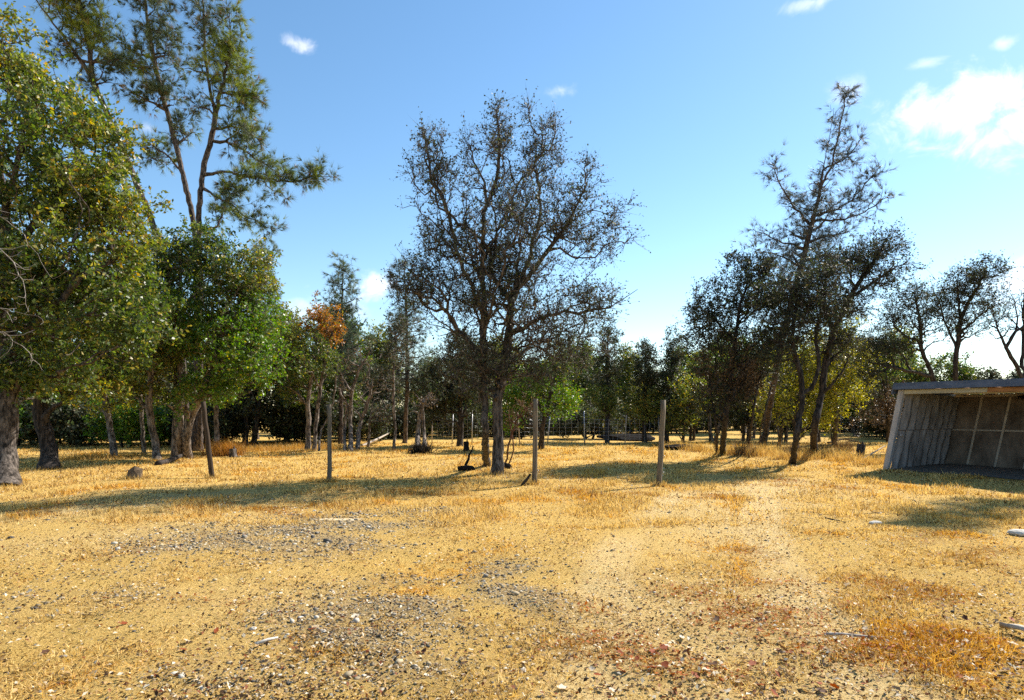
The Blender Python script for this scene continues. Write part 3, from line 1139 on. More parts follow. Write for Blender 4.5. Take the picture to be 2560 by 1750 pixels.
def stick(name, label, cat, pts, r0, r1, mat, seed=0, group=None, k=6):
    Q = np.array([gp(a, b) + np.array([0, 0, (c[0] if c else 0) + r0 * .6]) for a, b, *c in pts])
    rng = np.random.default_rng(seed)
    Q = smooth_poly(Q, .12, .004, rng)
    c = Q[0].copy()
    o = link(name, tube_mesh(name, Q - c, np.linspace(r0, r1, len(Q)), k, .12, seed), mat, None, tuple(c))
    return tag(o, label, cat, group)


stick('bleached_stick', 'short bleached white stick lying on the gravel', 'stick', [(640, 1613), (668, 1603), (695, 1597)], .014, .009, M_WHITE, 1)
stick('twig', 'dark twig lying on the pale track near the shed', 'twig', [(2063, 1296), (2090, 1301), (2115, 1308)], .012, .005, M_BARK_DARK, 2)
stick('twig', 'long thin brown twig lying across the pale track', 'twig', [(2140, 1287), (2180, 1283), (2210, 1281)], .010, .004, M_BARK_OAK, 3)
stick('branch', 'long straight grey branch half buried in the dry grass', 'branch', [(2060, 1587), (2160, 1592), (2290, 1598)], .010, .008, M_DEADWOOD, 4)
stick('branch', 'dark charred branch beside the split board', 'branch', [(2390, 1600), (2440, 1603), (2475, 1604)], .014, .010, M_CHAR, 5)


def split_board():
    p = gp(2500, 1575); q = gp(2620, 1612)
    d = nrm(q - p); s = nrm(np.cross(d, [0, 0, 1.]))
    L = np.linalg.norm(q - p)
    pts, n = [], 10
    V = []
    rng = np.random.default_rng(4)
    for i in range(n):
        t = i / (n - 1)
        wd = .055 * (min(1, .25 + t * 3)) * (1 + rng.normal(0, .06))
        c = d * L * t
        z = .035 + .02 * math.sin(t * 3)
        V += [c - s * wd + [0, 0, z + .012], c + s * wd + [0, 0, z + .03], c + s * wd + [0, 0, z + .005], c - s * wd + [0, 0, z - .025]]
    f = []
    for i in range(n - 1):
        for k in range(4):
            f.append((i * 4 + k, i * 4 + (k + 1) % 4, i * 4 + 4 + (k + 1) % 4, i * 4 + 4 + k))
    o = link('split_board', mesh_np('split_board', np.array(V), [np.array(f), np.array([(3, 2, 1, 0), (n * 4 - 4, n * 4 - 3, n * 4 - 2, n * 4 - 1)])]), M_DEADWOOD, None, tuple(p))
    tag(o, 'weathered split board end lying in the grass', 'board')


split_board()


def fallen(n, rng):
    """larger curled dead leaves, one object each, and larger stones in the gravel"""
    meshes = []
    for q in range(5):
        r = np.random.default_rng(70 + q)
        m = 7
        V, Fc = [], []
        for i in range(m):
            t = i / (m - 1)
            wv = .36 * math.sin(math.pi * min(1, t * .92 + .06)) * (1 + .35 * math.cos(i * 2.6)) + .01
            z = .22 * (t - .45) ** 2 + r.normal(0, .015)
            V += [(t - .5, -wv, z + .18 * wv + r.normal(0, .02)), (t - .5, 0, z), (t - .5, wv, z + .25 * wv + r.normal(0, .02))]
        for i in range(m - 1):
            a = i * 3
            Fc += [(a, a + 1, a + 4, a + 3), (a + 1, a + 2, a + 5, a + 4)]
        meshes.append((np.array(V), np.array(Fc)))
    cols = {'pale': (.58, .5, .38), 'rust': (.24, .055, .014), 'brown': (.085, .04, .02)}
    lab = {'pale': 'bleached pale fallen leaf lying on the dry stubble', 'rust': 'rust-red fallen leaf lying on the dry stubble', 'brown': 'dark brown curled fallen leaf lying on the dry stubble'}
    ME = {}
    for k, c in cols.items():
        for q, (V, Fc) in enumerate(meshes):
            ME[k, q] = mesh_np('fallen_leaf', V, [Fc], np.tile(np.array([c]), (len(Fc), 1)), True)
            ME[k, q].materials.append(M_DRY)
    for i in range(n):
        u = rng.uniform()
        if u < .72: px_, py_ = rng.uniform(1500, 2540), 1420 + 320 * math.sqrt(rng.uniform())
        elif u < .88: px_, py_ = rng.uniform(40, 900), rng.uniform(1400, 1740)
        else: px_, py_ = rng.uniform(900, 1600), rng.uniform(1620, 1740)
        kd = rng.choice(['pale', 'rust', 'brown'], p=[.42, .3, .28])
        p = gp(px_, py_); p[2] = float(gfull(p[0], p[1]))
        o = link('fallen_leaf', ME[kd, int(rng.integers(5))], None, None, tuple(p + np.array([0, 0, .016])))
        s = rng.uniform(.035, .07)
        o.scale = (s, s * rng.uniform(.7, 1), s)
        o.rotation_euler = (rng.normal(0, .3), rng.normal(0, .3), rng.uniform(0, 6.28))
        tag(o, lab[kd], 'leaf', kd + ' fallen leaves')
    stones = []
    tones = {'grey': (.22, .19, .15), 'tan': (.42, .32, .18), 'pale': (.44, .4, .32)}
    sl = {'grey': 'dark grey stone lying in the gravel', 'tan': 'tan stone lying in the gravel', 'pale': 'pale stone lying in the gravel'}
    SM = {}
    for k, c in tones.items():
        for q in range(4):
            r = np.random.default_rng(90 + q)
            V = IV * (1 + r.normal(0, .16, (12, 1))) * np.array([1.25, .9, .6])
            SM[k, q] = mesh_np('stone', V, [IF], np.tile(np.array([c]), (20, 1)))
            SM[k, q].materials.append(M_STONE)
    i = 0
    while i < 200:
        px_, py_ = rng.uniform(60, 1700), rng.uniform(1330, 1740)
        p = gp(px_, py_); p[2] = float(gfull(p[0], p[1]))
        if rng.uniform() > gravel_mask(p[0], p[1]) * 1.1 + .03: continue
        kd = rng.choice(['grey', 'tan', 'pale'], p=[.4, .4, .2])
        o = link('stone', SM[kd, int(rng.integers(4))], None, None, None)
        s = rng.uniform(.5, 1.1) * (4.5 + 6.5 * rng.uniform() ** 2) * p[1] / F * .8
        o.scale = (s, s, s)
        o.location = tuple(p + np.array([0, 0, s * .25]))
        o.rotation_euler = (rng.normal(0, .2), rng.normal(0, .2), rng.uniform(0, 6.28))
        tag(o, sl[kd], 'stone', kd + ' stones in the gravel')
        i += 1


fallen(150, np.random.default_rng(41))

#@@TREES
# ------------------------------------------------------------------ the bare oak in the middle
make_tree('oak_tree', 'tall sparse-leaved oak with twin trunks standing in the middle of the clearing', 'tree', 101,
    [[(1217, 1162), (1213, 1090), (1211, 1007), (1207, 881), (1211, 767), (1207, 660), (1211, 535), (1236, 470), (1248, 396), (1242, 277)],
     [(1241, 1186), (1247, 1120), (1245, 1007), (1255, 944, .1), (1273, 837, .3), (1280, 742, .4), (1317, 698, .2), (1368, 629, 0), (1418, 560, -.2), (1468, 459, -.3)]],
    [[(1207, 790), (1154, 654, -.3), (1129, 572, -.5), (1107, 497, -.6), (1075, 428, -.6), (1063, 346, -.6)],
     [(1208, 900), (1148, 824, -.6), (1097, 761, -1.0), (1034, 730, -1.2), (978, 717, -1.4)],
     [(1148, 824, -.6), (1090, 812, -.2), (1041, 796, .2)],
     [(1209, 660), (1229, 610, .4), (1267, 522, .7), (1299, 453, .8), (1343, 415, .9), (1380, 346, 1.)],
     [(1278, 760, .4), (1330, 623, .9), (1345, 540, 1.2), (1350, 470, 1.3)],
     [(1273, 837, .3), (1345, 800, -.5), (1412, 780, -.9), (1475, 774, -1.), (1544, 758, -1.2), (1594, 723, -1.2)],
     [(1258, 930, .1), (1280, 900, .5), (1343, 868, .9), (1406, 900, 1.2), (1462, 874, 1.5)],
     [(1210, 700), (1170, 610, .8), (1165, 520, 1.2), (1150, 440, 1.4)],
     [(1211, 860), (1230, 760, -.9), (1260, 660, -1.4), (1300, 560, -1.7)],
     [(1211, 500), (1195, 430, 0), (1180, 380, .1)]],
    [(1230, 640, 160, 190, 2.0, 0, 1.0), (1350, 390, 60, 90, .9, .8, 1.), (1250, 340, 40, 80, .6, 0, 1.), (1085, 440, 55, 95, .8, -.5, .9), (1055, 720, 90, 70, 1.2, -1., 1.),
     (1430, 560, 100, 120, 1.5, -.2, .9), (1480, 760, 110, 55, 1.2, -1.0, .9), (1420, 850, 100, 80, 1.5, .4, 1., 0), (1340, 840, 60, 70, 1., 0, 1.2, 1), (1210, 910, 110, 80, 1.2, 0, 1.3, 0), (1330, 930, 90, 50, 1.3, 0, 1.1, 0), (1190, 970, 60, 30, .8, 0, .8, 0), (1110, 610, 80, 80, 1., -.3, .8), (1300, 520, 80, 90, 1.4, .3, 1.), (1500, 620, 50, 60, .8, -.4, .6),
     (1242, 290, 14, 50, .3, 0, 1.2), (1322, 290, 14, 48, .3, .8, 1.2), (1385, 320, 16, 48, .3, 1., 1.2), (1063, 350, 16, 50, .3, -.5, 1.2), (1105, 370, 14, 40, .3, -.4, 1.2), (1460, 440, 18, 50, .3, -.3, 1.), (1170, 380, 22, 60, .4, 0, 1.), (1530, 540, 20, 30, .4, -.4, 1.),
     (1190, 760, 110, 90, 1.5, 0, .8), (1300, 720, 110, 100, 1.5, 0, .9)],
    .2, M_BARK_OAK, ntar=2700, twigs=6, leaves=2.3, leaf=.062, D=16.3, pals=('dark', 'brown'), bf=.2, rtip=.0072, twiglen=.46, up=.42, split=.035)

# ------------------------------------------------------------------ left-hand wood, nearest first
make_tree('oak_tree', 'huge leafy oak with thick grey trunk and bare grey dead twigs', 'tree', 102,
    [[(14, 1214), (12, 1120), (18, 1030), (20, 930), (0, 800), (20, 650), (10, 480), (-10, 320)]],
    [[(18, 900), (110, 780, -.4), (210, 700, -.7), (300, 640, -.8)], [(10, 760), (-120, 650, .3), (-240, 560, .3)], [(20, 640), (130, 500, .3), (230, 400, .5)], [(0, 520), (60, 340, -.3), (90, 180, -.3)],
     [(20, 940), (-90, 880, -1), (-190, 860, -2)], [(18, 860), (60, 760, 1.2), (120, 640, 2.)]],
    [(120, 720, 250, 200, 2.2, 0, 1.), (150, 440, 170, 190, 2.0, .2, 1., 0), (20, 190, 110, 170, 1.5, 0, 1., 1), (-200, 500, 260, 380, 2.5, 0, .55), (265, 560, 120, 170, 1.5, -.2, 1., 1), (70, 930, 150, 70, 1.5, 0, 1.1), (330, 800, 70, 150, 1.2, 0, 1., 0),
     (130, 250, 80, 80, 1.2, 0, .8, 1), (250, 350, 75, 75, 1.1, 0, .9, 1)],
    .32, M_BARK_OAK, ntar=1900, twigs=7, leaves=6.0, leaf=.098, upb=.35, D=14.6, pals=('green', 'olive'), rtip=.006, twiglen=.36,
    bare=[[(-60, 520, -3.2), (30, 560, -3.4), (80, 620, -3.5), (125, 690, -3.5)], [(-60, 590, -3.2), (20, 640, -3.4), (55, 700, -3.5), (72, 780, -3.4)], [(-80, 760, -3.), (0, 772, -3.2), (95, 790, -3.3)], [(-60, 820, -3.), (20, 840, -3.2), (70, 880, -3.3), (105, 925, -3.3)]])

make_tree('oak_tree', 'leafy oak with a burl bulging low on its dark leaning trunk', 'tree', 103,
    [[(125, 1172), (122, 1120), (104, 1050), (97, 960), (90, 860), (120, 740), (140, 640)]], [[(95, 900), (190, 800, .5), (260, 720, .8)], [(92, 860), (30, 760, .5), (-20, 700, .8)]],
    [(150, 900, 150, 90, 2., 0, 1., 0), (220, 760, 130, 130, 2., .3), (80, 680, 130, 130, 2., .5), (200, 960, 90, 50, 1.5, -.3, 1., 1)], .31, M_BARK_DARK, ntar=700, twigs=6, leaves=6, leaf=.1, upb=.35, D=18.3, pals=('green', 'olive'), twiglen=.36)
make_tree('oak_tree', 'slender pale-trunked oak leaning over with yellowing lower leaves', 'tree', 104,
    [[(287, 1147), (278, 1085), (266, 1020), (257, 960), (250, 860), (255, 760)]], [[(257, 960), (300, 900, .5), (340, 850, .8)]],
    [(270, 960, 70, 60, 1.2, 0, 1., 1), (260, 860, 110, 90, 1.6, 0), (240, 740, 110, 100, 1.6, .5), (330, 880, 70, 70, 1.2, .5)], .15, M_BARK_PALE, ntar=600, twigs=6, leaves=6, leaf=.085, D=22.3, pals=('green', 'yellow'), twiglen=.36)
make_tree('oak_tree', 'crooked pale oak trunk standing beside the twin-stemmed oak', 'tree', 105,
    [[(393, 1152), (388, 1110), (380, 1060), (372, 1010), (376, 940), (385, 850)], [(398, 1140), (396, 1095), (384, 1066)]], [[(376, 920), (420, 850, .3), (440, 790, .5)]],
    [(385, 880, 90, 110, 1.5, 0), (350, 780, 90, 100, 1.5, .5), (360, 970, 60, 50, 1., .3, .8)], .17, M_BARK_PALE, ntar=560, twigs=6, leaves=6, leaf=.085, D=21.4, pals=('olive',), twiglen=.36)
make_tree('oak_tree', 'thin straight pale trunk rising behind the crooked oak', 'tree', 106,
    [[(360, 1138), (357, 1080), (352, 1000), (350, 900)]], [], [(345, 920, 70, 70, 1.2, 0), (330, 840, 70, 70, 1.2, 0)], .1, M_BARK_PALE, ntar=250, twigs=6, leaves=6, leaf=.09, D=23.7, pals=('dark',), twiglen=.36)
make_tree('oak_tree', 'broad green oak with twin pinkish stems and roots at the base', 'tree', 107,
    [[(448, 1146), (446, 1090), (450, 1020), (452, 940), (440, 830), (450, 720), (455, 630)], [(470, 1146), (466, 1095), (478, 1040), (496, 1005), (530, 920), (560, 800), (580, 720)], [(435, 1150), (437, 1090), (441, 1010), (438, 900, .5), (400, 800, .7), (380, 720, .8)]],
    [[(530, 920), (590, 880, -.5), (650, 870, -.8)], [(452, 800), (500, 700, .3), (520, 620, .3)], [(560, 800), (620, 740, .3), (670, 700, .3)]],
    [(495, 640, 100, 90, 1.6, 0, 1., 1), (580, 720, 100, 110, 1.7, 0, 1., 1), (610, 890, 90, 110, 1.5, -.2, 1.1, 0), (490, 830, 110, 120, 1.8, 0, 1., 0), (400, 680, 90, 110, 1.6, .3, 1., 1), (650, 700, 55, 70, 1.2, .2, .9, 2), (520, 980, 80, 50, 1.2, -.3, 1., 0), (640, 820, 50, 90, 1., 0, 1., 0)],
    .21, M_BARK_PALE, ntar=1350, twigs=6, leaves=6.0, leaf=.1, upb=.35, D=21.8, pals=('bright', 'green', 'olive'), twiglen=.38)
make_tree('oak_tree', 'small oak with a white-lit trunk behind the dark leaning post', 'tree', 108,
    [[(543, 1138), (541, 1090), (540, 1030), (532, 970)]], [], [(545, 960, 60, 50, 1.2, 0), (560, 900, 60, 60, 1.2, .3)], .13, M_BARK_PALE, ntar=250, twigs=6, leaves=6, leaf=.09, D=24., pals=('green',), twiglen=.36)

PK = dict(needles=True, bf=.22, twiglen=.34, step=.3, up=.1)
make_tree('pine_tree', 'gangly grey pine with one long bare limb reaching out over the clearing', 'tree', 110,
    [[(498, 1126), (500, 900), (497, 640), (497, 546), (503, 468), (511, 410), (527, 351), (538, 293), (527, 234), (515, 156), (511, 78), (507, 0), (500, -120)]],
    [[(538, 293), (550, 234), (566, 168), (577, 78), (574, 20)], [(519, 437), (566, 431, -.4), (624, 441, -.8), (733, 451, -1.2), (811, 429, -1.4)], [(530, 347), (585, 363, .4), (640, 398, .6), (702, 437, .7)],
     [(502, 470), (566, 505, -.3), (624, 546, -.4), (687, 577, -.5)], [(500, 580), (546, 566, .3), (554, 515, .5), (577, 488, .6), (616, 476, .6)], [(535, 320), (590, 320, -.6), (650, 350, -.9)], [(550, 234), (610, 240, -.2), (650, 250, -.3)], [(520, 190), (470, 170, .3)]],
    [(560, 150, 50, 120, 1.1, 0, 1., 1), (525, 60, 55, 90, 1.1, 0), (505, -60, 50, 70, 1., 0), (605, 190, 45, 90, .8, 0, 1., 1), (620, 270, 38, 50, .7, 0, .9, 1), (620, 335, 60, 45, .9, 0, .8), (690, 420, 50, 30, .6, .2, .9), (780, 440, 45, 28, .5, -1.2, 1.), (690, 490, 70, 25, .6, -.5, .6), (660, 565, 40, 18, .4, -.4, .6), (575, 470, 45, 45, .7, .3, .6), (500, 260, 40, 60, .8, 0, .5), (840, 440, 12, 12, .3, -1.3, 1.)],
    .2, M_BARK_PINE, ntar=420, twigs=5, leaves=1.25, D=26., pals=('pine', 'pinebright'), nl=.3, nw=.010, nper=17, along=1, **PK)
make_tree('pine_tree', 'thin dark pine stem curving up beside the gangly pine', 'tree', 111,
    [[(488, 1127), (492, 900), (490, 640), (484, 554), (460, 449), (437, 351), (414, 265), (398, 211), (375, 98), (363, 0), (345, -120)]],
    [[(453, 441), (421, 390, .3), (375, 361, .4), (355, 365, .4)], [(406, 285), (367, 250, -.3), (324, 230, -.4)], [(440, 360), (470, 340, .3)]],
    [(395, 90, 60, 90, 1.1, 0, 1., 0), (370, -30, 60, 70, 1., 0), (410, 230, 55, 55, .9, 0, .9), (335, 225, 28, 18, .4, -.3), (445, 325, 40, 40, .6, 0, .6), (385, 390, 28, 38, .5, .3, .6), (330, 130, 35, 50, .7, 0, .8, 1), (470, 290, 25, 30, .5, 0, .6)],
    .2, M_BARK_PINE, ntar=320, twigs=5, leaves=1.25, D=26.5, pals=('pine', 'pinebright'), nl=.3, nw=.010, nper=17, along=1, **PK)
make_tree('pine_tree', 'tilted pine with bright yellow-green needles rising above the huge oak', 'tree', 112,
    [[(470, 1128), (455, 900), (400, 620), (330, 430), (235, 210), (200, 150), (150, 80), (90, 0), (60, -60)]], [[(235, 200), (222, 120, .3), (205, 20, .5), (190, -60, .5)], [(200, 150), (330, 165, -.3), (370, 168, -.4)]],
    [(190, 40, 60, 90, 1., 0, 1., 1), (245, 100, 45, 65, .9, 0, 1., 1), (285, 165, 40, 35, .7, -.2, .8), (130, -20, 70, 70, 1., 0, 1., 1), (170, 130, 50, 50, .8, 0, .8), (220, -50, 60, 50, 1., 0, 1., 1), (240, 210, 30, 30, .6, 0, .6)],
    .2, M_BARK_PINE, ntar=360, twigs=5, leaves=1.25, D=25., pals=('pine', 'pinebright'), nl=.3, nw=.010, nper=17, along=1, **PK)
make_tree('pine_tree', 'blue-green pine half hidden behind the broad green oak', 'tree', 113,
    [[(640, 1098), (645, 900), (650, 700), (655, 590)]], [], [(655, 640, 30, 50, .8, 0), (670, 720, 50, 60, 1.1, 0), (680, 810, 50, 60, 1.1, 0)], .2, M_BARK_PINE, ntar=60, twigs=5, leaves=1.2, D=36., pals=('pinelight',), nl=.3, nw=.014, nper=12, whorl=(.4, 26, 1.9, .3, .3), **PK)
make_tree('pine_tree', 'narrow upright pine standing behind the orange-topped oak', 'tree', 114,
    [[(852, 1110), (853, 900), (855, 760), (858, 645)]], [[(856, 820), (835, 740, 0), (830, 680, 0)], [(855, 900), (890, 870, -.3), (915, 850, -.3)], [(854, 940), (900, 930, -.3)]],
    [(860, 690, 32, 50, .8, 0), (828, 730, 18, 50, .5, 0), (862, 780, 50, 45, 1., 0), (875, 840, 45, 40, 1., 0, .8), (900, 930, 40, 30, .8, -.2, .35)], .17, M_BARK_PINE, ntar=60, twigs=4, leaves=1.2, D=32., pals=('pinelight',), nl=.28, nw=.012, nper=13, whorl=(.35, 30, 1.5, .4, .45), **PK)
make_tree('oak_tree', 'oak with rusty orange crown and pale crooked stems', 'tree', 115,
    [[(768, 1126), (772, 1060), (770, 1000), (782, 930), (800, 860)], [(785, 1126), (790, 1060), (800, 980), (812, 900)], [(797, 1128), (803, 1075), (822, 1040), (835, 990), (845, 900)]], [[(800, 860), (770, 800, .3)], [(812, 900), (830, 830, .2)]],
    [(800, 800, 50, 35, 1.2, 0, 1., 1), (745, 850, 60, 60, 1.4, 0, .9, 2), (780, 900, 80, 70, 1.6, 0, 1., 0), (740, 960, 60, 60, 1.2, .3, .9, 0), (830, 830, 30, 40, .8, 0, 1., 1), (690, 900, 35, 60, .9, 0, .7, 3)], .15, M_BARK_PALE, ntar=560, twigs=6, leaves=5.5, leaf=.09, D=26.6, pals=('green', 'orange', 'olive', 'brown'), twiglen=.36)
make_tree('dead_tree', 'nearly bare dead tree with a long limb slanting up to the right', 'tree', 116,
    [[(878, 1128), (876, 1060), (880, 980), (905, 910), (935, 870), (965, 830)], [(893, 1126), (900, 1060), (918, 1015), (930, 960)], [(862, 1128), (862, 1070), (868, 1010)]], [[(880, 980), (850, 930, .3), (838, 890, .3)], [(905, 910), (900, 870, -.2)], [(900, 1050), (870, 1010, -.4), (842, 1000, -.5)]],
    [(900, 900, 60, 50, 1., 0), (930, 960, 50, 60, 1., 0), (870, 980, 50, 50, 1., 0)], .13, M_BARK_PALE, ntar=110, twigs=3, leaves=1., leaf=.08, D=27., pals=('brown',), twiglen=.4)
make_tree('dead_tree', 'drooping bare dead branches arching beside the narrow pine', 'tree', 216,
    [[(920, 1118), (925, 1050), (935, 1000), (960, 985), (985, 1010), (1000, 1050)]], [[(935, 1000), (955, 1000, .3), (975, 1040, .3)]], [(960, 1030, 40, 40, .8, 0)], .08, M_BARK_PALE, ntar=60, twigs=3, leaves=.5, leaf=.08, D=29., pals=('brown',), twiglen=.4, droop=.5)
make_tree('pine_tree', 'wispy grey pine rising behind the white crooked trunk', 'tree', 117,
    [[(1012, 1108), (1018, 950), (1016, 800), (1010, 640)]], [[(1015, 850), (1060, 860, -.4), (1095, 850, -.5)], [(1016, 800), (975, 780, 0)]],
    [(1008, 690, 28, 55, .7, 0), (1015, 780, 50, 50, 1., 0), (1025, 860, 60, 50, 1., 0, .8), (1040, 930, 55, 60, 1., 0, .7, 1)], .17, M_BARK_PINE, ntar=60, twigs=4, leaves=1.1, D=33., pals=('pinegrey', 'pinelight'), nl=.28, nw=.012, nper=13, whorl=(.3, 30, 1.7, .35, .3), **PK)
make_tree('oak_tree', 'thin white crooked trunk standing alone at the edge of the wood', 'tree', 118,
    [[(984, 1126), (989, 1070), (985, 1045), (983, 980), (985, 900), (990, 850)]], [], [(985, 880, 40, 50, .8, 0), (1000, 820, 40, 40, .8, 0), (960, 940, 30, 40, .7, 0)], .085, M_BARK_PALE, ntar=200, twigs=5, leaves=3., leaf=.085, D=26.5, pals=('dark',), twiglen=.35)
make_tree('broken_snag', 'hollow broken snag of two reddish-grey stems over a dark base', 'snag', 119,
    [[(1042, 1132), (1046, 1080), (1052, 1030), (1062, 1000), (1078, 980)], [(1062, 1132), (1060, 1080), (1056, 1020)]], [[(1062, 1000), (1090, 990, .2)]], [(1060, 1000, 40, 25, .5, 0), (1055, 1105, 20, 20, .4, -.1)], .15, M_BARK_PALE, ntar=40, twigs=3, leaves=1.5, leaf=.08, D=25.8, pals=('brown',), twiglen=.3)
CHARRED_BUSH = (1052, 1134)
make_tree('oak_tree', 'rounded dark oak behind the bare oak towards the wispy pine', 'tree', 120,
    [[(1150, 1116), (1152, 1050), (1150, 980), (1155, 900)]], [], [(1155, 870, 55, 70, 1.6, 0), (1120, 960, 85, 80, 2., 0), (1190, 950, 60, 90, 1.8, 0), (1090, 1020, 60, 40, 1.4, 0)], .2, M_BARK_DARK, ntar=700, twigs=6, leaves=6, leaf=.1, D=30., pals=('dark', 'green'), twiglen=.4)
make_tree('oak_tree', 'bright green young oak between the bare oak and the dark bush', 'tree', 121,
    [[(1353, 1124), (1358, 1060), (1372, 1000), (1390, 930)]], [[(1372, 1000), (1330, 960, 0)]], [(1400, 1000, 55, 60, 1.4, 0), (1300, 990, 70, 60, 1.4, 0), (1350, 940, 60, 50, 1.2, 0), (1400, 910, 45, 40, 1., 0, 1., 1), (1270, 1040, 50, 35, 1., .5)], .16, M_BARK_DARK, ntar=480, twigs=6, leaves=6, leaf=.09, D=27., pals=('bright', 'green'), twiglen=.36)
make_tree('bush', 'low spreading blackish bush beyond the wire fence', 'bush', 122,
    [[(1465, 1098), (1463, 1080), (1460, 1060)], [(1480, 1097), (1490, 1070), (1505, 1055)]], [], [(1460, 1050, 60, 35, 1.8, 0), (1420, 1060, 45, 28, 1.4, 0), (1520, 1060, 45, 25, 1.2, 0)], .1, M_BARK_DARK, ntar=420, twigs=6, leaves=6, leaf=.1, D=38., pals=('dark',), twiglen=.4)
for (px, bb, tx, ty, wb, sd_, lab, pl) in [(1518, 1110, 1520, 795, 52, 123, 'tall feathery oak standing right of the low blackish bush', 'green'), (1611, 1106, 1615, 845, 38, 124, 'slim feathery oak second from the tall weathered post', 'olive'),
                                           (1667, 1107, 1685, 835, 42, 125, 'slim dark oak directly behind the tall weathered post', 'dark')]:
    h = bb - ty
    make_tree('oak_tree', lab, 'tree', sd_, [[(px, bb), (px + 1, bb - h * .3), ((px + tx) / 2, bb - h * .6), (tx, ty + 20)]], [],
              [(tx, ty + .2 * h, wb * .5, h * .2, 1., 0), (px, ty + .42 * h, wb * .8, h * .2, 1.3, 0), (px, ty + .68 * h, wb * 1.15, h * .17, 1.5, 0, 1., 1)], .17, M_BARK_DARK, ntar=480, twigs=6, leaves=4.2, leaf=.095, D=34., pals=('dark', pl), twiglen=.4, bf=.2, up=.4)
make_tree('oak_tree', 'small forked sapling beside the dark spreading oaks', 'tree', 126, [[(1706, 1110), (1712, 1050), (1728, 1000)]], [], [(1725, 990, 45, 50, 1.2, 0), (1700, 1040, 40, 40, 1., 0)], .1, M_BARK_DARK, ntar=240, twigs=6, leaves=4, leaf=.095, D=32., pals=('olive',), twiglen=.4)

# ------------------------------------------------------------------ right-hand clump
make_tree('oak_tree', 'dark spreading oak with many stems below the leaning grey pine', 'tree', 130,
    [[(1806, 1134), (1812, 1060), (1825, 960), (1838, 860), (1850, 760)], [(1868, 1130), (1880, 1060), (1895, 960), (1915, 870), (1945, 780)], [(1895, 1128), (1905, 1060), (1930, 960)], [(1790, 1132), (1792, 1080), (1780, 1000), (1770, 900)], [(1925, 1124), (1938, 1080), (1950, 1040)]],
    [[(1838, 860), (1790, 800, 0), (1750, 770, 0)], [(1895, 960), (1860, 880, .3)], [(1850, 760), (1880, 690, 0)]],
    [(1860, 740, 85, 90, 1.7, 0), (1785, 840, 70, 85, 1.5, 0), (1840, 940, 85, 80, 1.7, 0, 1., 1), (1755, 775, 40, 40, .9, 0), (1910, 880, 60, 90, 1.4, 0), (1890, 670, 50, 45, .9, 0), (1800, 1000, 70, 45, 1.3, 0, .9, 0), (1930, 760, 50, 60, 1., 0), (1840, 650, 30, 40, .8, 0, .5)],
    .14, M_BARK_DARK, ntar=1350, twigs=6, leaves=3.0, leaf=.078, D=20.6, pals=('dark', 'brown'), twiglen=.38)
make_tree('pine_tree', 'tall leaning grey pine rising from the right-hand clump of oaks', 'tree', 131,
    [[(1905, 1126), (1935, 950), (1975, 770), (1998, 682), (2018, 608), (2035, 539), (2051, 469), (2063, 395), (2078, 320), (2085, 270)]],
    [[(2051, 469), (2080, 404, 0), (2096, 334, 0), (2112, 252, 0), (2121, 216, 0)], [(2022, 560), (1977, 506, -.3), (1945, 457, -.4), (1938, 405, -.4)], [(2012, 620), (1957, 606, -.2), (1895, 580, -.3)], [(1998, 672), (1945, 639, .3), (1890, 630, .4)],
     [(2036, 559), (2110, 545, -.3), (2161, 530, -.4), (2215, 494, -.4)], [(2038, 540), (2120, 510, .3), (2161, 461, .4), (2194, 424, .4)], [(2020, 608), (2075, 590, -.3), (2120, 580, -.4)], [(2065, 420), (2120, 390, 0), (2150, 350, 0)]],
    [(2116, 245, 18, 38, .4, 0), (2095, 310, 36, 45, .7, 0), (2135, 330, 25, 40, .5, 0), (2070, 390, 50, 45, .9, 0), (2130, 410, 40, 40, .8, 0), (2025, 455, 45, 40, .8, 0), (2150, 450, 36, 35, .7, 0), (2005, 520, 50, 40, .8, 0), (2185, 495, 35, 22, .5, -.3), (2100, 510, 55, 40, .9, 0), (1940, 590, 55, 30, .7, -.2), (2070, 590, 60, 40, .9, -.2), (1939, 425, 10, 28, .3, -.4, .8), (1890, 605, 28, 28, .5, 0), (1950, 650, 50, 30, .7, .3, .7), (1960, 490, 25, 30, .5, -.3, .7)],
    .19, M_BARK_PINE, ntar=70, twigs=4, leaves=1.1, D=23.5, pals=('pinegrey',), nl=.27, nw=.0085, nper=13, whorl=(.5, 30, 1.6, .3, .5), along=1, **PK)
make_tree('oak_tree', 'forked slim oak with bare lower trunk at the front of the clump', 'tree', 132,
    [[(1979, 1158), (1990, 1100), (2000, 1040), (2006, 985), (2000, 930), (1985, 880), (1970, 830), (1940, 800)]], [[(2006, 985), (2030, 970, 0), (2046, 920, 0), (2044, 830, .2), (2060, 740, .3)], [(1985, 880), (1960, 860, -.3), (1925, 850, -.4)], [(1975, 840), (1990, 770, .3), (1985, 720, .3)]],
    [(2040, 770, 60, 80, 1.1, 0), (1955, 830, 55, 55, 1., 0, .8), (1990, 740, 50, 50, .9, .2), (2060, 690, 50, 45, .8, .3), (1930, 880, 40, 40, .7, -.3, .6)], .125, M_BARK_DARK, ntar=650, twigs=6, leaves=2.3, leaf=.07, D=18.3, pals=('dark',), twiglen=.38)
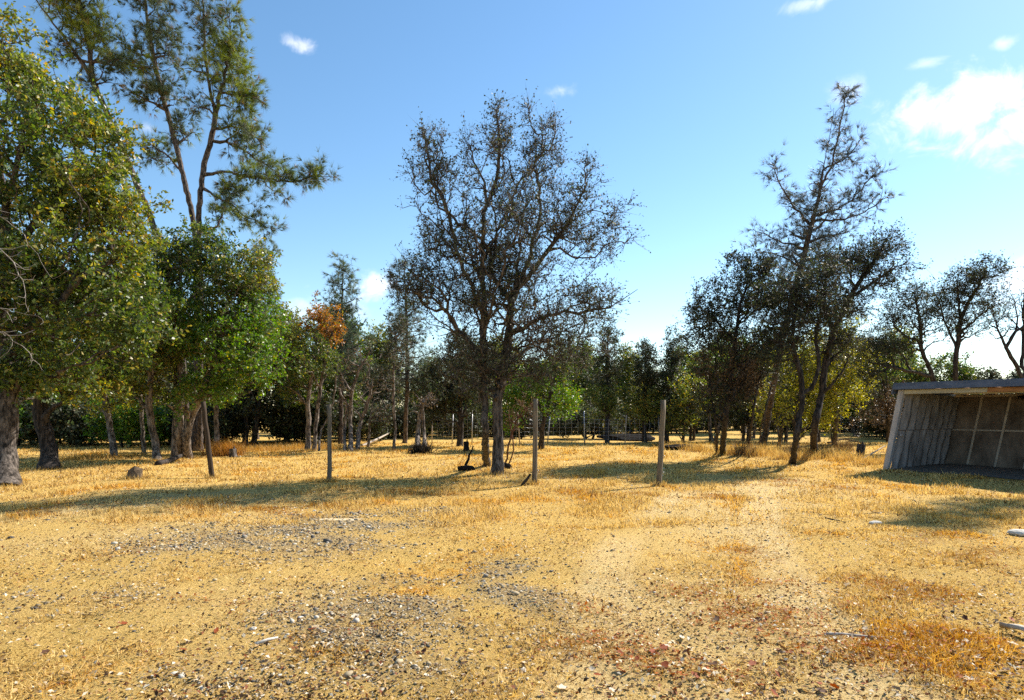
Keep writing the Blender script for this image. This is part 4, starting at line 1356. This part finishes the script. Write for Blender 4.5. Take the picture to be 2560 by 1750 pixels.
make_tree('oak_tree', 'wind-swept sparse oak with brownish leaves leaning towards the shed', 'tree', 133,
    [[(2034, 1140), (2036, 1080), (2050, 1000), (2062, 920), (2085, 830), (2120, 750), (2165, 680), (2210, 620)]],
    [[(2085, 830), (2060, 740, .3), (2065, 650, .3)], [(2120, 750), (2180, 710, -.4), (2240, 670, -.6), (2300, 658, -.7)], [(2062, 920), (2110, 860, .4), (2140, 830, .5)], [(2055, 985), (2090, 950, -.3), (2120, 900, -.4)]],
    [(2160, 660, 80, 60, 1.1, 0), (2110, 760, 70, 70, 1.1, 0), (2200, 620, 50, 40, .8, 0), (2100, 860, 55, 50, 1., 0, .8), (2070, 660, 50, 50, .9, .2), (2210, 700, 40, 30, .7, -.4, .6), (2265, 668, 25, 14, .4, -.6, .3)], .17, M_BARK_DARK, ntar=900, twigs=6, leaves=2.2, leaf=.07, D=20.2, pals=('dark',), twiglen=.4)
make_tree('oak_tree', 'low yellow-green oak glowing behind the right-hand clump', 'tree', 134,
    [[(1990, 1116), (1985, 1060), (1975, 980)], [(2085, 1114), (2090, 1050), (2085, 960)], [(1945, 1116), (1955, 1070), (1970, 1030)]], [], [(1985, 960, 80, 80, 1.8, 0), (2090, 960, 75, 90, 1.8, 0), (1930, 1020, 60, 45, 1.4, 0), (2125, 900, 40, 60, 1.2, 0), (2030, 880, 60, 60, 1.4, 0), (2040, 1040, 80, 40, 1.4, 0), (2100, 840, 40, 50, 1., .2)],
    .15, M_BARK_OAK, ntar=950, twigs=6, leaves=5.5, leaf=.09, D=28.5, pals=('yellow',), twiglen=.38)
make_tree('oak_tree', 'drooping brownish oak beside the wire fence left of the shed', 'tree', 135,
    [[(2222, 1106), (2220, 1040), (2210, 960), (2190, 900)]], [[(2210, 960), (2165, 960, -.3), (2148, 1010, -.4), (2143, 1070, -.4)]], [(2200, 920, 60, 50, 1.5, 0, 1., 0), (2210, 1010, 50, 55, 1.3, 0, 1., 1), (2160, 990, 35, 50, .8, -.2, .7, 2), (2190, 860, 50, 35, 1.2, 0, 1., 2)], .15, M_BARK_DARK, ntar=480, twigs=6, leaves=4.6, leaf=.09, D=33., pals=('green', 'brown', 'dark'), twiglen=.4, up=-.05)
# behind the shed
make_tree('oak_tree', 'bent sparse oak behind the shed with a low limb reaching left', 'tree', 136,
    [[(2352, 1128), (2345, 1000), (2330, 940), (2305, 870), (2298, 800), (2285, 730)]], [[(2330, 945), (2280, 930, -.3), (2225, 915, -.5), (2160, 905, -.6)], [(2300, 830), (2340, 800, .3), (2370, 760, .4)], [(2300, 850), (2250, 830, 0), (2225, 800, 0)], [(2225, 915, -.5), (2185, 940, -.6), (2160, 975, -.6)]],
    [(2285, 740, 55, 45, 1., 0), (2240, 800, 45, 40, .9, 0), (2200, 880, 60, 55, 1., -.4), (2310, 800, 50, 50, 1., 0, .8), (2180, 940, 45, 35, .8, -.5, .8), (2260, 870, 40, 40, .8, -.2, .6)], .15, M_BARK_DARK, ntar=640, twigs=6, leaves=2.4, leaf=.078, D=26.5, pals=('dark',), twiglen=.42)
make_tree('oak_tree', 'upright sparse oak behind the shed with crown swept right', 'tree', 137,
    [[(2392, 1128), (2392, 1000), (2388, 930), (2394, 860), (2402, 800), (2425, 750), (2460, 690)]], [[(2394, 870), (2360, 800, .2), (2345, 750, .3)], [(2402, 800), (2395, 730, -.2), (2400, 680, -.2)], [(2400, 830), (2450, 790, .4), (2490, 760, .5)]],
    [(2400, 720, 50, 50, 1., 0), (2455, 690, 50, 45, .9, 0), (2355, 760, 40, 45, .9, .2, .8), (2470, 760, 40, 40, .8, .3, .8), (2410, 800, 50, 45, 1., 0, .7), (2490, 670, 20, 25, .5, 0, .6)], .16, M_BARK_DARK, ntar=620, twigs=6, leaves=2.6, leaf=.078, D=27., pals=('dark',), twiglen=.42)
make_tree('oak_tree', 'bare crooked oak behind the shed forking at the roof line', 'tree', 138,
    [[(2590, 1130), (2575, 1010), (2548, 930), (2515, 870), (2495, 820), (2475, 770), (2450, 745)]], [[(2575, 980), (2556, 900, .3), (2560, 840, .4), (2562, 760, .5)], [(2515, 870), (2545, 810, 0), (2530, 740, 0)], [(2560, 840), (2620, 780, .3), (2660, 700, .4)]],
    [(2500, 800, 50, 50, .9, 0), (2560, 750, 50, 70, 1., .3), (2640, 700, 70, 90, 1.3, .4)], .15, M_BARK_DARK, ntar=230, twigs=5, leaves=.9, leaf=.08, D=24.5, pals=('dark',), twiglen=.4)

# the burnt seedling and the odd small stumps under the bare oak
make_tree('scorched_sapling', 'reddish scorched sapling leaning beside the twin-trunked bare oak', 'sapling', 140,
    [[(1258, 1166), (1270, 1130), (1282, 1080), (1298, 1040), (1325, 1010), (1350, 985)], [(1264, 1167), (1285, 1125), (1280, 1090), (1272, 1050)]], [[(1282, 1080), (1305, 1055, .2), (1330, 1040, .2)]],
    [(1320, 1020, 30, 25, .4, 0), (1280, 1050, 20, 30, .3, 0)], .035, M_REDWOOD, ntar=60, twigs=4, leaves=.8, leaf=.06, D=18.3, pals=('brown',), twiglen=.25)
lump('charred_root', 'dark charred root lump at the foot of the scorched sapling', 'root', 1263, 1171, .17, .13, .1, M_CHAR, 37, .2, 2, .4)
def lamp_stump():
    p = gp(1164, 1176)
    o = lump('burnt_root', 'black burnt root with one crooked stem standing by the bare oak', 'root', 1164, 1176, .24, .16, .1, M_CHAR, 38, .2, 2, .4)
    q = np.array([(0, 0, .04), (.03, 0, .2), (.08, .02, .3), (.1, .0, .42), (.17, 0, .52), (.2, .02, .66)])
    link('stem', tube_mesh('stem', smooth_poly(q, .06, .004, np.random.default_rng(2)), np.linspace(.045, .015, len(smooth_poly(q, .06, .004, np.random.default_rng(2)))), 7, .15, 4), M_CHAR, o)
lamp_stump()


def stump(label, px, py, h, r, mat, seed, lean=0.):
    b = gp(px, py)
    n = 6
    P = np.array([(lean * s, 0, -.05 + (h + .05) * s) for s in np.linspace(0, 1, n)])
    o = thing('stump', label, 'stump', tuple(b))
    link('bole', tube_mesh('bole', P, r * np.array([1.45, 1.15, 1., .97, .95, .9]), 10, .13, seed, smooth=False), mat, o)
    me = tube_mesh('snag_splinter', np.array([(lean + r * .4, 0, h - .03), (lean + r * .45, 0, h + .05), (lean + r * .5, .01, h + .12)]), [r * .4, r * .25, .004], 5, .1, seed)
    link('splinter', me, mat, o)


stump('short black stump behind the bare oak', 1165, 1130, .42, .1, M_CHAR, 51)
stump('dark fence-height stump standing by the dark spreading oak', 1790, 1128, .62, .09, M_BARK_DARK, 52)
stump('broken grey stump among fallen branches left of the shed', 2148, 1146, .5, .13, M_BARK_OAK, 53, .06)
stump('small pale-footed stump in the grass near the broad green oak', 584, 1143, .3, .11, M_BARK_OAK, 54, -.03)
stick('fallen_log', 'pale fallen log lying at the roots of the broad green oak', 'log', [(395, 1163), (425, 1158, .05), (452, 1150, .1)], .085, .06, M_BARK_DARK, 11, k=9)
stick('fallen_branch', 'curved grey fallen branch lying in the dry grass left of the shed', 'branch', [(2070, 1112, .08), (2110, 1107, .16), (2160, 1112, .05)], .045, .02, M_BARK_DARK, 12)
stick('fallen_branch', 'pale forked fallen branch touching the shed corner', 'branch', [(2155, 1150), (2185, 1140, .12), (2212, 1130, .22)], .03, .015, M_DEADWOOD, 13)
stick('fallen_branch', 'bleached fallen limb lying in the wood behind the dead tree', 'branch', [(905, 1116), (945, 1108, .2), (975, 1098, .35)], .07, .04, M_DEADWOOD, 14)
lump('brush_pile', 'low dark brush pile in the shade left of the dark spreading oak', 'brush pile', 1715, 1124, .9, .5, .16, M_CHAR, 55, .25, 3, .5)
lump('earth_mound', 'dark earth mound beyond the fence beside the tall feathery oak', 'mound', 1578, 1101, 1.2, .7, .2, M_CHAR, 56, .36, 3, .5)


# ------------------------------------------------------------------ dry shrubs and tall tufts
def tuft_thing(name, label, cat, px, py, w_, h, n, seed, group=None, col=((.38, .22, .06), (.70, .50, .2)), wid=.012):
    p = gp(px, py)
    rng = np.random.default_rng(seed)
    A = np.stack([rng.normal(0, w_ * .4, n), rng.normal(0, w_ * .3, n), np.zeros(n)], 1)
    A[:, 2] = gz(A[:, 0] + p[0], A[:, 1] + p[1]) - p[2] - .01
    D = nrm(np.array([0, 0, 1.]) + rng.normal(0, .38, (n, 3)))
    L = h * rng.uniform(.4, 1.1, (n, 1))
    S = nrm(np.cross(D, rand_dirs(n, rng))) * wid * .5
    mid = A + D * L * .55
    bend = rng.normal(0, .15, (n, 3)) * L; bend[:, 2] = -np.abs(bend[:, 2])
    tip = A + D * L + bend
    v = np.stack([A - S, A + S, mid + S * .7, mid - S * .7, tip], 1).reshape(-1, 3)
    k = np.arange(n)[:, None] * 5
    a = rng.uniform(0, 1, (n, 1))
    c = np.array(col[0]) * (1 - a) + np.array(col[1]) * a
    me = mesh_np(name, v, [k + np.array([[0, 1, 2, 3]]), k + np.array([[3, 2, 4]])], np.concatenate([c, c]))
    return tag(link(name, me, M_GRASS, None, tuple(p)), label, cat, group)


tuft_thing('dry_shrub', 'rounded orange dry shrub beside the small white-lit oak', 'shrub', 560, 1140, .75, .75, 1500, 61, col=((.25, .11, .03), (.55, .3, .08)))
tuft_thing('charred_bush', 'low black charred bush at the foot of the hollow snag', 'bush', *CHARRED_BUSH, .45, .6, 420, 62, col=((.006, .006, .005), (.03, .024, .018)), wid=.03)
k = 0
for (px, py, w_, h) in [(1700, 1122, .9, .5), (1748, 1128, .8, .5), (1835, 1136, .8, .55), (1885, 1140, .9, .6), (1925, 1138, 1., .6), (1960, 1148, .6, .4), (2005, 1150, .7, .45), (2045, 1146, .8, .55), (2085, 1146, .8, .5), (2120, 1152, .7, .4), (2185, 1160, .7, .4)]:
    tuft_thing('tall_grass', 'clump of tall straw-coloured grass around the feet of the right-hand oaks', 'grass clump', px, py, w_, h, 420, 300 + k, 'tall grass by the right-hand oaks'); k += 1
for (px, py, w_, h) in [(650, 1126, 1.2, .4), (700, 1126, 1.2, .4), (740, 1124, 1.1, .4), (820, 1122, 1.1, .4), (470, 1140, .6, .3), (250, 1148, 1., .35), (330, 1143, 1., .35), (200, 1150, 1., .3), (600, 1128, 1., .35)]:
    tuft_thing('tall_grass', 'clump of dry straw grass along the foot of the left-hand wood', 'grass clump', px, py, w_, h, 420, 330 + k, 'tall grass by the left-hand wood', col=((.3, .16, .04), (.6, .38, .12))); k += 1
for (px, py) in [(1862, 1140), (2060, 1138), (2110, 1128), (1990, 1144)]:
    tuft_thing('dry_brush', 'brown twiggy dry brush growing among the right-hand oaks', 'brush', px, py, .6, .9, 260, 360 + k, 'dry brush by the right-hand oaks', col=((.07, .04, .02), (.2, .12, .06)), wid=.01); k += 1


# ------------------------------------------------------------------ wire fence beyond the clearing
def wire_fence(label, pts, mesh_h=1.15, rows=7, extra=True):
    P = [gp(a, b) for a, b in pts]
    root = thing('wire_fence', label, 'fence', tuple(P[0]))
    o = P[0]
    rng = np.random.default_rng(9)
    for i, p in enumerate(P):
        h = 1.5 + rng.uniform(-.1, .2)
        lean = rng.normal(0, .05, 2)
        q = p - o
        link('fence_post', tube_mesh('fence_post', [q + [0, 0, -.1], q + [lean[0], lean[1], h]], .028, 6), M_DEADWOOD if i % 3 == 0 else M_WIRE, root)
    for r_ in range(rows):
        z = .12 + r_ * mesh_h / (rows - 1)
        Q = []
        for i in range(len(P) - 1):
            for s in np.linspace(0, 1, 5)[:-1 if i < len(P) - 2 else 5]:
                c = P[i] + (P[i + 1] - P[i]) * s - o
                Q.append(c + np.array([0, 0, z - .05 * math.sin(s * math.pi)]))
        link('wire', tube_mesh('wire', Q, .004, 3, cap=False), M_WIRE, root)
    V, Fq, off = [], [], 0
    for i in range(len(P) - 1):
        L = np.linalg.norm(P[i + 1] - P[i])
        for s in np.arange(.3, L, .3) / L:
            c = P[i] + (P[i + 1] - P[i]) * s - o
            for dx in (-.004, .004): V += [c + [dx, 0, .1], c + [dx, 0, .1 + mesh_h]]
            Fq.append((off, off + 1, off + 3, off + 2)); off += 4
    w_o = link('stay_wires', mesh_np('stay_wires', np.array(V), [np.array(Fq)]), M_WIRE, root)
    w_o['kind'] = 'stuff'


wire_fence('old wire stock fence with thin posts crossing behind the bare oak', [(1080, 1112), (1130, 1110), (1180, 1112), (1300, 1115), (1368, 1114), (1462, 1112), (1562, 1111), (1650, 1108)])
wire_fence('galvanised mesh fence in the dry grass left of the shed', [(2100, 1092), (2160, 1093), (2215, 1095), (2290, 1096), (2380, 1098)], 1.2, 8)

#@@BACK
# ------------------------------------------------------------------ the wood behind: a few kinds, copied
def proto(seed, label, blobs, stems, R, bark, pals, ntar=230, leaves=5, leaf=.13, twigs=6, needles=False, **kw):
    r = make_tree('pine_tree' if needles else 'oak_tree', label, 'tree', seed, stems, [], blobs, R, bark, ntar=ntar, twigs=twigs, leaves=leaves, leaf=leaf, px=False, pals=pals, needles=needles, twiglen=.45, rtip=.008, nl=.3, nw=.022, nper=10, **kw)
    r.location = (0, 0, 0)
    return r


BL = 'young oak'
protos = [
    proto(201, BL, [(0, 3.2, 1.3, 1.2, 1.3, 0), (.3, 4.6, 1., .9, 1., 0), (-.4, 2.2, 1.2, .8, 1.2, 0)], [[(0, 0, 0), (.05, 0, 1.2), (.1, 0, 2.6), (.2, 0, 4.5)]], .1, M_BARK_DARK, ('green',), 330),
    proto(202, BL, [(0, 2.6, 1.6, 1.1, 1.5, 0), (.2, 3.8, 1.1, .8, 1.1, 0), (0, 1.5, 1.4, .7, 1.3, 0)], [[(0, 0, 0), (.1, 0, .8), (-.1, 0, 2.)], [(.3, .1, 0), (.5, .1, 1.), (.7, 0, 2.2)]], .09, M_BARK_OAK, ('dark',), 330),
    proto(203, BL, [(0, 4.4, .8, 1.4, .8, 0), (0, 2.8, 1.0, .9, 1.0, 0)], [[(0, 0, 0), (.03, 0, 1.6), (0, 0, 3.2), (.05, 0, 5.4)]], .09, M_BARK_DARK, ('olive',), 300),
    proto(204, BL, [(0, 3.4, 1.4, 1.3, 1.4, 0), (-.6, 2.0, 1.2, .8, 1.2, 0)], [[(0, 0, 0), (-.1, 0, 1.2), (-.15, .1, 2.8)], [(.25, 0, 0), (.45, 0, 1.4), (.5, 0, 2.8)]], .1, M_BARK_PALE, ('green', 'yellow'), 330),
    proto(205, 'low dense bush filling the shade under the far wood', [(0, 1.1, 1.6, .75, 1.3, 0), (.7, .8, 1., .6, 1., 0), (-.8, .7, .9, .5, .9, 0)], [[(0, 0, 0), (0, 0, .5), (.1, 0, 1.1)], [(.4, 0, 0), (.6, 0, .5), (.8, 0, .9)]], .05, M_BARK_DARK, ('dark',), 330),
    proto(206, 'low bright green bush in the shade of the left-hand wood', [(0, 1.3, 1.4, .9, 1.2, 0), (.7, .9, 1., .6, 1., 0), (-.8, .9, .9, .6, .9, 0)], [[(0, 0, 0), (0, 0, .5), (.1, 0, 1.1)], [(.4, 0, 0), (.6, 0, .5), (.8, 0, .9)]], .05, M_BARK_DARK, ('bright', 'green'), 360),
]
protos[4].name = 'bush'; protos[4]['category'] = 'bush'
protos[5].name = 'bush'; protos[5]['category'] = 'bush'
used = set()
def place(pi, x, y, s, rz, group, label=None, sz=1.):
    r = protos[pi] if pi not in used else copy_tree(protos[pi])
    used.add(pi)
    r.location = (x, y, float(gz(x, y)))
    r.rotation_euler = (0, 0, rz)
    r.scale = (s, s, s * sz)
    r['group'] = group
    if label: r['label'] = label
    return r


rb = random.Random(5)
KIND = ['leafy single-stemmed young oak', 'squat dark two-stemmed young oak', 'slim upright olive young oak', 'pale twin-stemmed young oak', 'low dark bush', 'low bright green bush']
def row(n, u0, u1, d0, d1, kinds, s0, s1, where):
    for i in range(n):
        u = u0 + (u1 - u0) * (i + rb.uniform(.1, .9)) / n
        d = rb.uniform(d0, d1)
        k_ = rb.choice(kinds)
        place(k_, (u - CX) / F * d, d, rb.uniform(s0, s1), rb.uniform(0, 6.28), KIND[k_] + ' ' + where, KIND[k_] + ' ' + where)


W1, W2, W3, W4, W5 = 'in the first rank of the left-hand wood', 'deep in the left-hand wood', 'far behind the bare oak', 'in the far wood beyond the wire fence', 'in the wood behind the shed'
row(16, -700, 900, 31, 38, [0, 1, 2, 3], 1.0, 1.5, W1)
row(16, -700, 960, 40, 54, [0, 1, 2, 3], 1.1, 1.6, W2)
row(16, -700, 960, 29, 37, [4], .9, 1.4, W1)
row(12, -700, 960, 38, 50, [4], 1.2, 1.8, W2)
row(6, -250, 480, 27, 33, [5], .7, 1.15, W1)
row(12, 900, 1330, 42, 58, [0, 1, 2, 3], .85, 1.3, W3)
row(13, 880, 1420, 38, 50, [4], .9, 1.3, W3)
row(30, 1330, 2300, 46, 68, [0, 1, 2, 2, 3], 1.0, 1.6, W4)
row(22, 1380, 2300, 46, 60, [4], 1., 1.4, W4)
row(14, 2180, 3300, 33, 46, [0, 1, 3], .85, 1.2, W5)
row(14, 2150, 3300, 36, 44, [4], 1., 1.5, W5)
row(8, 1700, 2150, 34, 44, [1, 3, 0], .8, 1.1, W4)
# an oak beyond the right end of the shed, outside the frame, that shades the grass in front of it
q = gp(2400, 1285)
L_ = 15.5
ox, oy = q[0] + sun_dir.x / math.cos(SUN_EL) * L_, q[1] + sun_dir.y / math.cos(SUN_EL) * L_
oz = L_ * math.tan(SUN_EL)
r = make_tree('oak_tree', 'tall slim oak standing behind the right end of the shed', 'tree', 240, [[(0, 0, 0), (.1, 0, oz * .3), (0, .1, oz * .6), (.1, 0, oz * .97)]], [],
              [(0, oz, .8, .8, .9, 0), (.6, oz - .8, .7, .6, .7, .5), (-.5, oz + .7, .6, .5, .6, -.3)], .16, M_BARK_DARK, ntar=200, twigs=6, leaves=5, leaf=.09, px=False, pals=('dark',), twiglen=.38)
r.location = (ox, oy, float(gz(ox, oy)))

for n_, o_ in sorted(((sum(len(c.data.loops) - 2 * len(c.data.polygons) for c in ob.children if c.data) + (len(ob.data.loops) - 2 * len(ob.data.polygons) if ob.type == 'MESH' else 0)), ob.name) for ob in bpy.data.objects if ob.parent is None)[-30:]: print('TRI', n_, o_)
tris = 0
for me in bpy.data.meshes:
    tris += sum(1 for _ in ()) + (len(me.loops) - 2 * len(me.polygons))
print('TRIANGLES', tris, 'OBJECTS', len(bpy.data.objects))
